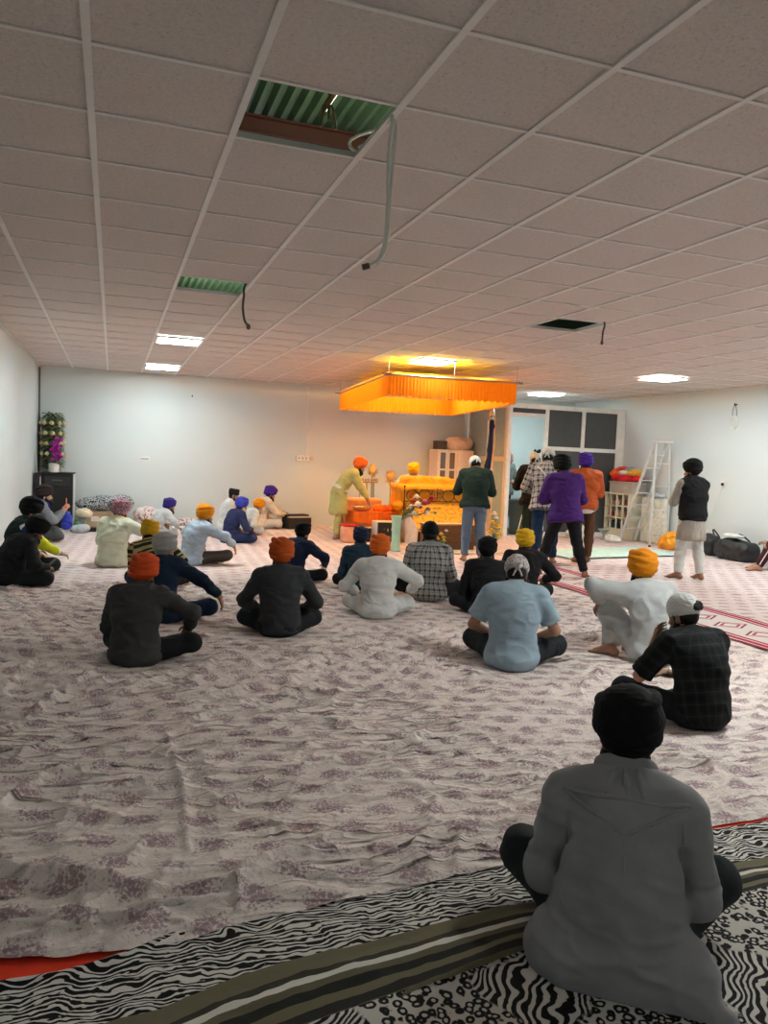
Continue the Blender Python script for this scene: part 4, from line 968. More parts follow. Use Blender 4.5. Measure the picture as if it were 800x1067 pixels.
CREASE_LINES = [([(-1.3,3.2),(-.37,2.99),(-.17,2.87),(.03,2.74),(.22,2.66),(.44,2.63)], .034, .035), ([(-1.3,2.75),(-.32,2.66),(-.03,2.61),(.21,2.58),(.43,2.57)], .026, .028), ([(-.8,2.62),(-.31,2.60),(-.09,2.55),(.12,2.52)], .018, .02), ([(.44,2.66),(.43,2.52)], .026, .018),
    ([(.45,3.32),(.73,3.56),(1.17,3.73),(1.6,3.85)], .020, .028), ([(.46,2.72),(.7,2.82),(.85,2.83)], .024, .026), ([(-.9,3.3),(-.43,3.51),(-.27,3.82),(-.01,3.87)], .02, .03), ([(-.5,4.5),(-.35,4.93),(-.06,5.74)], .018, .022), ([(.88,7.09),(1.52,7.19),(2.23,7.31)], .014, .025),
    ([(-.63,5.14),(-.58,5.66),(-.52,6.02)], .018, .025), ([(.39,4.38),(.83,4.72),(1.31,4.87)], .014, .026), ([(1.62,3.79),(2.17,3.93)], .016, .025), ([(2.39,3.46),(1.99,3.19)], .016, .028), ([(.46,2.66),(.63,2.70),(.8,2.62)], .022, .024), ([(.56,5.54),(.23,5.49),(-.35,4.98),(-.8,4.8)], .014, .022),
    ([(1.0,2.75),(1.5,2.86),(1.9,2.84)], .014, .03), ([(.3,3.0),(.33,3.6),(.3,4.3)], .012, .03), ([(2.7,4.3),(3.0,4.0),(3.1,3.7)], .016, .025), ([(3.0,4.8),(3.3,4.5),(3.5,4.2)], .014, .025), ([(2.6,3.4),(3.1,3.1),(3.6,3.05)], .016, .03)]
def line_bumps(X, Y):
    h = np.zeros_like(X)
    for pts, A, w in CREASE_LINES:
        best = np.full_like(X, 1e9); m = len(pts)-1
        for i in range(m):
            a = np.array(pts[i]); b = np.array(pts[i+1]); ab = b-a; L2 = ab@ab
            t = np.clip(((X-a[0])*ab[0]+(Y-a[1])*ab[1])/L2, 0, 1); d = np.hypot(X-a[0]-t*ab[0], Y-a[1]-t*ab[1]); best = np.minimum(best, d)
        wob = .7+.5*vnoise(np.stack([X*5, Y*5, X*0+A*99], -1))
        h += A*wob*np.exp(-(best/(w*.6))**1.5)
    return h
def grid_sheet(name, xs, y0f, y1f, nt, hfun, m, label, cat, tpow=1.0):
    T = np.linspace(0, 1, nt)**tpow; Xg, Tg = np.meshgrid(xs, T, indexing='ij')
    Y0 = y0f(Xg); Y1 = y1f(Xg); Yg = Y0+(Y1-Y0)*Tg; Zg = hfun(Xg, Yg, Tg)
    V = np.stack([Xg, Yg, Zg], -1).reshape(-1, 3); n, k = Xg.shape
    I = np.arange(n*k).reshape(n, k); F = np.stack([I[:-1,:-1], I[1:,:-1], I[1:,1:], I[:-1,1:]], -1).reshape(-1, 4)
    o = mkmesh(name, V, F, m); tag(o, label, cat, 'cloths covering the floor'); return o
def poly(P): 
    a = np.array(P); return lambda X: np.interp(X, a[:,0], a[:,1])
EDGE = [(-1.4,2.62),(-.3,2.47),(-.14,2.43),(.06,2.41),(.26,2.42),(.42,2.46),(.66,2.48),(.87,2.50),(1.14,2.52),(1.48,2.56),(1.8,2.57),(2.3,2.60),(2.82,2.60),(6,2.62),(11,2.6)]
ZEB = [(-1.4,2.32),(-.29,2.37),(-.13,2.36),(.06,2.40),(.2,2.47),(.42,2.52),(1.14,2.60),(1.8,2.64),(2.15,2.62),(2.4,2.585),(2.82,2.585),(11,2.6)]
ZS = [(-1.4,1.98),(-.02,2.09),(.14,2.11),(.31,2.17),(.53,2.21),(.85,2.24),(1.11,2.27),(1.34,2.29),(1.88,2.30),(2.53,2.31),(5,2.34)]
SL = [(-1.4,1.5),(0,1.82),(.56,1.95),(.77,1.99),(1.0,2.03),(1.27,2.08),(1.49,2.10),(1.89,2.11),(2.36,2.14),(5,2.2)]
def make_cloths():
    pale = floral_mat('floral_cotton', 'e6dad2', '7a4662', '9c8290', .225, 0., .75); pale2 = floral_mat('pink_floral_cotton', 'dcd0cd', 'a5767f', 'b8939b', .22, .3, .4); pale3 = floral_mat('rose_floral_cotton', 'd8cac6', '9a6672', 'b08a92', .24, -.2, .45)
    def hn(X, Y, T):
        e = np.exp(-((Y-poly(EDGE)(X))/.10)**2)
        seat = np.ones_like(X)
        for (px, py) in ((3.43,3.72),(4.02,5.16),(3.0,5.16),(3.58,7.02),(2.53,7.12),(1.43,6.5),(.26,5.82),(.53,7.18),(4.58,7.62),(3.38,7.92),(2.7,8.6)):
            seat = np.minimum(seat, .12+.88*np.clip((np.hypot(X-px, Y-py-.1)-.35)/.25, 0, 1))
        h = .007+(creases(X, Y, .040, 1)*np.clip(1.25-(Y-3)/9, .4, 1)+2.0*line_bumps(X, Y)+creases(X*1.7+4, Y*1.7, .020, 3))*seat*np.clip((5.42-X)/.35, .12, 1)+.008*e*(.6+.6*vnoise(np.stack([X*4, Y*0, X*0], -1)))
        return .007+(h-.007)*(.3+.7*np.clip((Y-poly(EDGE)(X))/.10, 0, 1))
    grid_sheet('floor_sheet', np.arange(-1.385, 5.5, .0125), poly(EDGE), lambda X: X*0+9.22, 560, hn, pale, 'mauve floral printed cotton floor sheet, rumpled, covering the front left of the hall', 'floor sheet', 1.15)
    grid_sheet('floor_sheet', np.arange(5.46, 10.9, .03), poly(EDGE), lambda X: X*0+10.4, 240, lambda X, Y, T: .006+creases(X, Y, .009, 5)*np.clip((X-6.55)/.3, .08, 1), pale3, 'pale rose floral floor sheet to the right of the red bordered runner', 'floor sheet')
    def hb(X, Y, T):
        return .004+creases(X, Y, .009, 9)*np.clip(np.abs(X-5.95)/.6+np.clip((Y-10.3)/.3, 0, 1), .1, 1)+.010*(Y > 9.1)*(Y < 10.45)
    grid_sheet('floor_sheet', np.arange(-1.385, 10.9, .04), lambda X: np.where(X < 5.5, 9.12, 10.3), lambda X: X*0+16.7, 190, hb, pale2, 'pink and white floral floor sheet in front of the throne and back wall', 'floor sheet')
    # mint sheet
    mint = cloth('mint_cotton', 'b9d3c6', .9, .4)
    grid_sheet('floor_sheet', np.arange(7.25, 9.9, .04), lambda X: 11.0+(X-7.25)*.12, lambda X: 12.3+(X-7.25)*.1, 40, lambda X, Y, T: .030+creases(X, Y, .008, 13), mint, 'mint green sheet on the floor behind the standing men', 'floor sheet')
    # red bordered runner
    t = NT('red_border_runner'); v = t.coord(); x, y, _ = t.sep(v); u = t.math('DIVIDE', t.math('SUBTRACT', x, 5.47), .98)
    m = t.math('ABSOLUTE', t.math('SUBTRACT', u, .5)); k = t.math('FRACT', t.math('DIVIDE', y, .42)); dd = t.math('ADD', t.math('ABSOLUTE', t.math('SUBTRACT', k, .5)), t.math('MULTIPLY', m, 1.6))
    cent = t.ramp(dd, [(0, srgb('d9cfca')), (.16, srgb('a8465a')), (.24, srgb('d9cfca')), (.30, srgb('8d3a4c')), (.37, srgb('cfc5c0')), (1, srgb('cbc1bc'))], 'CONSTANT')
    edge = t.ramp(m, [(0, (0,0,0)), (.30, srgb('9c1f3c')), (.34, srgb('d8ccc8')), (.365, srgb('a52442')), (.44, srgb('d5c9c5')), (.46, srgb('8f1c37'))], 'CONSTANT')
    col = t.mix(t.math('GREATER_THAN', m, .30), cent, edge)
    run = t.done(col, .9, t.bump(t.noise(v, 160, 2), .25, .002), 0, .15)
    o = grid_sheet('floor_runner', np.linspace(5.47, 6.45, 30), lambda X: X*0+2.75, lambda X: X*0+10.7, 260, lambda X, Y, T: .024+.004*vnoise(np.stack([X*3, Y*3, X*0], -1)), run, 'white woven runner with red striped borders and diamond motifs', 'runner')
    # red mat peeping out
    rm = MB().box((XL+.02, 2.28, .001), (4.9, 3.3, .006)).build('floor_mat', cloth('red_felt', 'f2452a', .95, .2), smooth=False); tag(rm, 'bright red felt mat peeping out under the floral sheet edge', 'mat', 'cloths covering the floor')
    # zebra, striped and leopard cloths
    t = NT('zebra_print'); v = t.coord(); a = t.mapv(v, (7.0, 40, 1), (0,0,.16)); w_ = t.noise(v, 5, 2, .5, 0, 'Color'); nn = t.mix(.9, a, w_, 'ADD'); n = t.noise(nn, 1.0, 1, .5, .4)
    f = t.wave(t.mapv(t.mix(.10, v, t.noise(t.mapv(v, (1,1,1)), 9, 1, .4, 0, 'Color'), 'ADD'), (.20, 1, 1), (0,0,.17)), 17, 5.5, 1.5, 3.2, 'Y')
    zc = t.ramp(f, [(.0, srgb('161414')), (.50, srgb('1a1818')), (.58, srgb('c9c6c0')), (1, srgb('d2cfc9'))])
    zeb = t.done(zc, .85, t.bump(t.noise(v, 12, 4, .6, .8), .4, .015), 0, .2)
    grid_sheet('floor_cloth', np.arange(-1.38, 5.4, .02), poly([(x, y-.03) for x, y in ZS]), poly(ZEB), 60, lambda X, Y, T: .008+creases(X, Y, .008, 17)+.010*np.exp(-((T-.97)/.05)**2)*(X < .25), zeb, 'black and white zebra striped cloth along the floral sheet edge', 'cloth')
    t = NT('olive_stripe'); v = t.attr('run'); x, y, _ = t.sep(v); yy = t.math('ADD', y, t.math('MULTIPLY', t.math('SUBTRACT', t.noise(t.mapv(v, (3, 1, 1)), 3, 2), .5), .06))
    sc_ = t.ramp(yy, [(0, srgb('5f5a45')), (.10, srgb('2a2a26')), (.24, srgb('6c6650')), (.36, srgb('23241f')), (.50, srgb('625c48')), (.60, srgb('d0cdc4')), (.69, srgb('3a382e')), (.78, srgb('706a54'))], 'CONSTANT')
    stm = t.done(sc_, .85, t.bump(t.noise(t.coord(), 9, 4, .6, 1), .4, .015), 0, .2)
    xs = np.arange(-1.38, 5.2, .025); nt = 30
    o = grid_sheet('floor_cloth', xs, poly([(x, y-.02) for x, y in SL]), poly(ZS), nt, lambda X, Y, T: .014+creases(X, Y, .010, 21, .8)+.006*np.exp(-((T-1)/.1)**2), stm, 'olive, charcoal and white striped cloth between the zebra and leopard prints', 'cloth')
    Xg, Tg = np.meshgrid(xs, np.linspace(0, 1, nt), indexing='ij'); at = o.data.attributes.new('run', 'FLOAT_VECTOR', 'POINT'); at.data.foreach_set('vector', np.stack([Xg, Tg, Xg*0], -1).astype(np.float32).ravel())
    t = NT('leopard_print'); v = t.coord(); w = t.mix(.03, v, t.noise(v, 14, 2, .5, 0, 'Color'), 'ADD'); d1 = t.voro(w, 34, 'F1', 'Distance', .9); br = t.noise(v, 45, 2)
    ring = t.math('MULTIPLY', t.step(d1, .20, .30), t.step(t.math('ADD', d1, t.math('MULTIPLY', t.math('SUBTRACT', br, .5), .30)), .60, .50))
    sp = t.mix(ring, srgb('c4c0b8'), srgb('171515')); a = t.mapv(v, (2.4, 2.4, 1), (0,0,.7)); nn = t.mix(.6, a, t.noise(a, 1.5, 2, .5, 0, 'Color'), 'ADD')
    z2 = t.ramp(t.wave(nn, 5.2, 4, 2, 1.2, 'X'), [(.0, srgb('171515')), (.5, srgb('1a1818')), (.58, srgb('c6c2bb')), (1, srgb('cdc9c2'))])
    patch = t.step(t.noise(t.mapv(v, (1,1,1), (0,0,0), (.3,.2,0)), 2.6, 1), .50, .53)
    leo = t.done(t.mix(patch, sp, z2), .85, t.bump(t.noise(v, 10, 4, .6, .8), .4, .015), 0, .2)
    grid_sheet('floor_cloth', np.arange(-1.38, 5.0, .03), lambda X: X*0+.3, poly(SL), 80, lambda X, Y, T: .006+creases(X, Y, .007, 27)*np.clip(np.abs(np.hypot(X-1.55, Y-1.9)-.0)/.7-.35, .1, 1)+.008*np.exp(-((T-1)/.03)**2), leo, 'leopard and zebra patchwork print cloth under the nearest seated person', 'cloth')
# ------------------------------------------------------------------ throne, canopy and what stands round it
def pleats(pts, z0, z1, wave, amp, seg, nz=10, hem=.012, seed=0, closed=False):
    """cloth hanging along a line of points: (V, F)"""
    P = [Vector((x, y, 0)) for x, y in pts]; out = []; s = 0
    for a, b in zip(P, P[1:]):
        L = (b-a).length; n = max(2, int(L/seg)); nr = Vector((-(b-a).y, (b-a).x, 0)).normalized()
        for k in range(n): out.append((a.lerp(b, k/n), nr, s+L*k/n))
        s += L
    out.append((P[-1], nr, s)); V = []; F = []; m = len(out)
    for p, nr, u in out:
        for i in range(nz+1):
            t = i/nz; A = amp*(.35+.65*t)
            d = A*(math.sin(u*2*PI/wave)+.5*math.sin(u*2*PI/wave*1.7+seed)+.4*math.sin(u*2*PI/(wave*4.3)+t*2))
            z = z1+(z0-z1)*t+(hem*math.sin(u*2*PI/wave*.5+seed) if i == nz else 0)
            q = p+nr*d; V.append((q.x, q.y, z))
    for a in range(m-1):
        for i in range(nz): F.append((a*(nz+1)+i, (a+1)*(nz+1)+i, (a+1)*(nz+1)+i+1, a*(nz+1)+i+1))
    return V, F
def translucent_cloth(name, c, tr, mixf=.5, wob=60):
    t = NT(name); v = t.coord(); cc = srgb(c); col = t.ramp(t.noise(t.mapv(v, (1,1,.1)), wob, 3), [(.3, tuple(z*.85 for z in cc)), (.7, cc)])
    t.done(col, .7, None, 0, .2); tn = t.node('ShaderNodeBsdfTranslucent'); tn.inputs[0].default_value = (*srgb(tr), 1)
    mx = t.node('ShaderNodeMixShader'); mx.inputs[0].default_value = mixf; t.l.new(t.b.outputs[0], mx.inputs[1]); t.l.new(tn.outputs[0], mx.inputs[2]); t.l.new(mx.outputs[0], t.out.inputs[0])
    return t.m
def make_canopy():
    fl, fr, br, bl = (3.99, 11.25), (6.14, 11.10), (6.78, 15.05), (4.39, 15.32); zt, zb = 2.88, 2.55
    r = thing('canopy', 'orange fringed canopy hung from the ceiling over the throne', 'canopy', (0,0,0))
    fab = translucent_cloth('orange_canopy_cloth', 'ec8b12', 'fb9e1c', .32, 90); topc = translucent_cloth('yellow_canopy_top', 'f4c21a', 'ffd022', .06, 6)
    steel = plain('galvanised_tube', '9a9690', .35, .8)
    c = [fl, fr, br, bl]
    for i in range(4):
        a, b = c[i], c[(i+1) % 4]; d = Vector((b[0]-a[0], b[1]-a[1], 0)).normalized()*.10
        MB().tube([(a[0]-d.x, a[1]-d.y, zt), (b[0]+d.x, b[1]+d.y, zt)], .016, 8).build('frame_bar', steel, r)
        V, F = pleats([(a[0], a[1]), (b[0], b[1])], zb, zt-.012, .055, .010, .011, 8, .014, i*2.1); mkmesh('fringe', V, F, fab, r)
    n = 24; V = []; F = []
    for i in range(n+1):
        for j in range(n+1):
            u, v = i/n, j/n; p = Vector(fl).lerp(Vector(fr), u).lerp(Vector(bl).lerp(Vector(br), u), v)
            e = min(u, 1-u, v, 1-v); h = min(1, e/.22); V.append((p.x, p.y, zt+.045+.065*math.sin(h*PI/2)+.012*math.sin(u*22)*math.sin(v*17)*h))
    for i in range(n):
        for j in range(n): a = i*(n+1)+j; F.append((a, a+n+1, a+n+2, a+1))
    mkmesh('canopy_top', V, F, topc, r)
    for a in c: MB().tube([(a[0], a[1], zt), (a[0], a[1], CEIL)], .004, 5).build('hanging_wire', steel, r)
    MB().tube([((fl[0]+fr[0])/2, (fl[1]+fr[1])/2, zt), ((fl[0]+fr[0])/2, (fl[1]+fr[1])/2, CEIL)], .004, 5).build('hanging_wire', steel, r)
    wl = emit('warm_strip_light', (1, .60, .22), 25)
    for (a, b) in ((fl, bl), (fr, br), (bl, br)):  # the back strip is added to throw warm light on the wall behind
        a, b = Vector((*a, 0)), Vector((*b, 0)); q = (Vector((5.4, 13.2, 0))-a.lerp(b, .5)).normalized()*.38; p0, p1 = a.lerp(b, .12)+q, a.lerp(b, .9)+q
        MB().tube([(p0.x, p0.y, zt+.022), (p1.x, p1.y, zt+.022)], .014, 6).build('strip_light', wl, r)
def drape(name, prof, x0, x1, nx, m, parent, amp=.008, seed=0, fr=9):
    """cloth following a profile (y,z) swept along x"""
    P = [Vector((0, y, z)) for y, z in prof]; Q = []
    for a, b in zip(P, P[1:]):
        k = max(2, int((b-a).length/.03))
        for i in range(k): Q.append(a.lerp(b, i/k))
    Q.append(P[-1]); xs = np.linspace(x0, x1, nx); V = []; F = []; n = len(Q)
    for x in xs:
        for q in Q: V.append((x, q.y, q.z))
    for i in range(nx-1):
        for j in range(n-1): a = i*n+j; F.append((a, a+n, a+n+1, a+1))
    V = np.array(V, np.float32); F = np.array(F); N = vnormals(V, F); V = V+N*(amp*(1+vnoise(V*np.array([fr, fr, fr*.7])+seed)))[:,None]
    return mkmesh(name, V, F, m, parent)
def make_throne():
    r = thing('throne', 'yellow draped scripture throne with railing and white side cloth under the canopy', 'throne', (0,0,0))
    t = NT('embroidered_yellow_cloth'); v = t.coord(); p = t.mapv(v, (4.2, 3.4, 4)); w = t.voro(p, 1, 'DISTANCE_TO_EDGE', 'Distance', .6)
    ln = t.step(t.math('ABSOLUTE', t.math('SUBTRACT', w, .16)), .03, .012); gold = t.mix(ln, srgb('dba31a'), srgb('5a5626')); gold = t.mix(t.math('MULTIPLY', t.step(t.noise(v, 30, 3), .6, .68), .35), gold, srgb('f6d98a'))
    emb = t.done(gold, .55, t.bump(t.noise(v, 16, 4), .4, .012), 0, .5, .1)
    yel = cloth('marigold_satin', 'dc9c12', .5, .6); wht = cloth('ivory_side_cloth', 'ded2c4', .8, .4); wood = plain('throne_wood', '6f4a2a', .5); iron = plain('dark_iron_rail', '4a3c24', .4, .6)
    x0, x1 = 5.24, 6.48
    bx('platform', (x0, 13.35, .02), (x1, 15.25, .60), wood, r); bx('front_base', (x0, 12.82, .02), (x1, 13.35, .28), wood, r)
    V, F = pleats([(x0-.015, 15.2), (x0-.015, 13.35)], .03, .60, .22, .014, .02, 10, .006, 1); mkmesh('side_cloth', V, F, wht, r)
    # sloping side: white cloth follows the fall of the front
    n = 22; V = []; F = []
    for i in range(n+1):
        s = i/n; y = 13.35-.56*s; zt = .62-.28*s
        for k in range(8): q = k/7; V.append((x0-.02-.05*(1-q)*(.6+.4*math.sin(s*16)), y, .02+(zt-.02)*q))
    for i in range(n):
        for k in range(7): F.append((i*8+k, (i+1)*8+k, (i+1)*8+k+1, i*8+k+1))
    mkmesh('side_cloth', V, F, wht, r)
    drape('front_cloth', [(13.50,.785), (13.42,.775), (12.80,.34), (12.775,.30)], x0-.03, x1+.02, 60, emb, r, .010, 3)
    # yellow block carrying the scripture, its puffed top cloth
    F_ = Field((4.95,13.2,.5), (6.95,14.6,1.4), .018)
    F_.rbox((5.82,13.86,.80), (.66,.38,.30), .10, None, .0)
    V, Q, _ = F_.mesh(); V = relax(fold(V, Q, .014, (7,7,5), 2), Q, 1); mkmesh('bed_cloth', V, Q, yel, r)
    F_ = Field((4.8,13.1,.85), (6.95,14.7,1.5), .014)
    F_.rbox((5.80,13.85,1.165), (.50,.27,.085), .08, None, 0); F_.rbox((5.80,13.80,1.05), (.66,.34,.045), .04, None, .12)
    F_.cap((5.16,13.44,1.03), (6.44,13.44,1.03), .04, .04, .06)
    V, Q, _ = F_.mesh(); V = relax(fold(V, Q, .018, (6,9,6), 5), Q, 1); mkmesh('top_cloth', V, Q, yel, r)
    # railing with hoops
    yr = 13.40
    for z in (.80, 1.02): MB().tube([(5.16, yr, z), (6.46, yr, z)], .009, 8).build('rail', iron, r)
    for k, x in enumerate((5.32, 5.57, 6.06, 6.30)):
        MB().tube([(x+.118*math.cos(a), yr-.004, .91+.106*math.sin(a)) for a in np.linspace(0, 2*PI, 29)[:-1]], .009, 8, closed=True).build('hoop', iron, r)
    for x in (5.16, 6.46): MB().tube([(x, yr, .60), (x, yr, 1.06)], .013, 8).ball((x, yr, 1.075), .022).build('rail_post', iron, r)
    # emblem of double edged sword, ring and crossed blades
    st = plain('polished_emblem_steel', '8e8672', .25, .9); e = MB(); c = Vector((5.815, yr-.03, .925))
    e.tube([c+Vector((.062*math.cos(a), 0, .062*math.sin(a))) for a in np.linspace(0, 2*PI, 25)[:-1]], .008, 6, closed=True)
    e.tube([c+Vector((0,0,z)) for z in (-.12,-.05,.02,.09,.145)], [.006,.011,.016,.017,.002], 6)
    for s in (-1, 1): e.tube([c+Vector((s*(.03+.085*math.sin(q)), -.004, -.115+.215*(q/2.2))) for q in np.linspace(0, 2.2, 12)], [.005+.009*math.sin(PI*i/11)+.001 for i in range(12)], 6)
    e.build('emblem', st, r)
    # pillow ends
    MB().ball((5.12, 13.62, .70), (.10,.20,.09), 14, 10).build('pillow', yel, r)
    # collection box
    t = NT('walnut_board'); v = t.coord(); g = t.noise(t.mapv(v, (1.5, 1, 14)), 6, 4, .6); wal = t.done(t.ramp(g, [(.3, srgb('5a3a20')), (.7, srgb('86603a'))]), .45, t.bump(g, .15, .004))
    gk = thing('collection_box', 'brown wooden collection box on the floor in front of the throne', 'box', (5.64, 12.45, .012))
    mb = MB().box((-.44,-.20,0), (.44,.20,.42), .012).build('box_body', wal, gk); 
    for z in (.14,.28): bx('board_line', (-.441,-.2035,z-.003), (.441,-.199,z+.003), plain('dark_groove', '3a2413'), gk)
    bx('lid', (-.455,-.215,.42), (.455,.215,.445), wal, gk, .006); bx('slot', (-.09,-.012,.4455), (.09,.012,.4475), plain('dark_groove', '3a2413'), gk)
    wc = MB().box((-.42,-.02,.447), (.42,.19,.452)).build('lace_cloth', cloth('white_lace', 'e4dfd8'), gk, False)
    # white mat in front of it
    wm = MB().box((5.0,11.75,.016), (7.0,12.2,.030), .006).build('floor_mat', cloth('cream_mat', 'd8d2c6')); tag(wm, 'cream mat lying in front of the collection box', 'mat')
def flower_head(mb, c, R, rnd, n=16, k=2):
    for j in range(k):
        for i in range(n):
            a = 2*PI*i/n+j; el = .15+.5*j+rnd.uniform(-.1,.1); d = (math.cos(a)*math.cos(el), math.sin(a)*math.cos(el), math.sin(el)); mb.leaf(c, d, R*(1-.25*j), R*.30, .25, 3)
def bouquet(name, label, base, blooms, leaves, pot, group=None, seed=0, potname='vase'):
    rnd = random.Random(seed); r = thing(name, label, 'flowers', base, 0, group); stem = MB(); lf = MB(); green = plain('leaf_green', '3f6b35', .5, var=.25, scale=20); z0 = pot(r)
    for (x, y, z, R, col) in blooms:
        stem.tube(smoothpts([(x*.1, y*.1, z0-.05), (x*.5, y*.5, (z0+z)*.5), (x, y, z)], 4), .004, 5)
        b = MB(); flower_head(b, (x, y, z), R, rnd, 18, 3); b.ball((x, y, z+R*.12), R*.5, 10, 7); b.build('bloom', plain('petal_'+col, col, .6, var=.18, scale=30), r)
    for _ in range(leaves):
        a = rnd.uniform(0, 2*PI); e = rnd.uniform(-.2, .9); x, y, z, R, _c = rnd.choice(blooms)
        lf.leaf((x*.6, y*.6, z0+(z-z0)*rnd.uniform(.1,.9)), (math.cos(a), math.sin(a), e), rnd.uniform(.07,.14), .02, .3, 4)
    stem.build('stem', green, r); lf.build('leaf', green, r); return r
def make_flowers():
    mint = cloth('mint_vase_cloth', 'a6d0bd', .8, .5); white = plain('white_ceramic', 'e4e2dc', .25)
    def tallvase(r):
        MB().lathe([(.085,0),(.10,.015),(.078,.06),(.072,.3),(.080,.50),(.098,.60),(.088,.605),(.06,.55)], 22).build('vase', plain('mint_glass', 'a9d6c2', .15, 0, .6), r); return .58
    W, P, Rr, Y, O = 'e6e4dc', 'b85a94', 'a81e2a', 'e6c83a', 'd8431c'
    bouquet('flower_arrangement', 'mixed white, pink and red flowers in a tall mint vase before the throne', (4.57, 12.2, .012),
        [(.36,-.05,.80,.105,W),(.28,.05,.74,.10,W),(.50,-.03,.83,.11,P),(.44,.05,.76,.08,P),(.64,.02,.90,.10,Rr),(.60,.07,.82,.07,Rr),(.36,.02,.93,.08,W),(.30,-.05,.64,.09,W),(.52,-.06,.66,.085,W),(.70,-.02,.66,.07,'c8d08a'),(.58,.0,.72,.08,'d9d4b0')], 34, tallvase, 'flower arrangements round the throne', 1)
    def lowvase(r):
        MB().lathe([(.06,0),(.085,.02),(.095,.07),(.06,.13),(.068,.15),(.05,.145)], 18).build('vase', white, r); return .14
    bouquet('flower_arrangement', 'small yellow flowers in a white pot by the collection box', (5.30, 11.95, .032), [(.0,0,.30,.06,Y),(.06,.03,.24,.055,Y),(-.05,.02,.22,.05,Y),(.03,-.05,.19,.055,'d6d65a'),(.08,-.03,.36,.045,W)], 22, lowvase, 'flower arrangements round the throne', 2)
    bouquet('flower_arrangement', 'tall cascade of yellow and white flowers right of the collection box', (6.72, 12.75, .012), [(.0,0,.62,.08,W),(.06,.04,.54,.07,W),(-.05,-.04,.46,.075,Y),(.05,-.05,.38,.08,Y),(-.04,.0,.30,.08,Y),(.06,-.06,.22,.08,Y),(.0,-.09,.14,.075,Y),(.12,-.02,.28,.06,Y),(-.1,-.02,.20,.06,'d6d65a')], 40, lowvase, 'flower arrangements round the throne', 3)
    # marigold garland laid on the throne's corner
    rnd = random.Random(4); g = thing('flower_garland', 'orange red flower garland lying over the left corner of the throne', 'garland', (5.22, 13.18, .70))
    for k in range(9): b = MB(); flower_head(b, (-.01+.016*k*(k%2), -.05+.012*k-.02*(k%3), -.02+.032*k), .075, rnd, 12, 2); b.build('bloom', plain('petal_'+O, O, .6, var=.2, scale=30), g)
def wood_frame_box(*a): pass
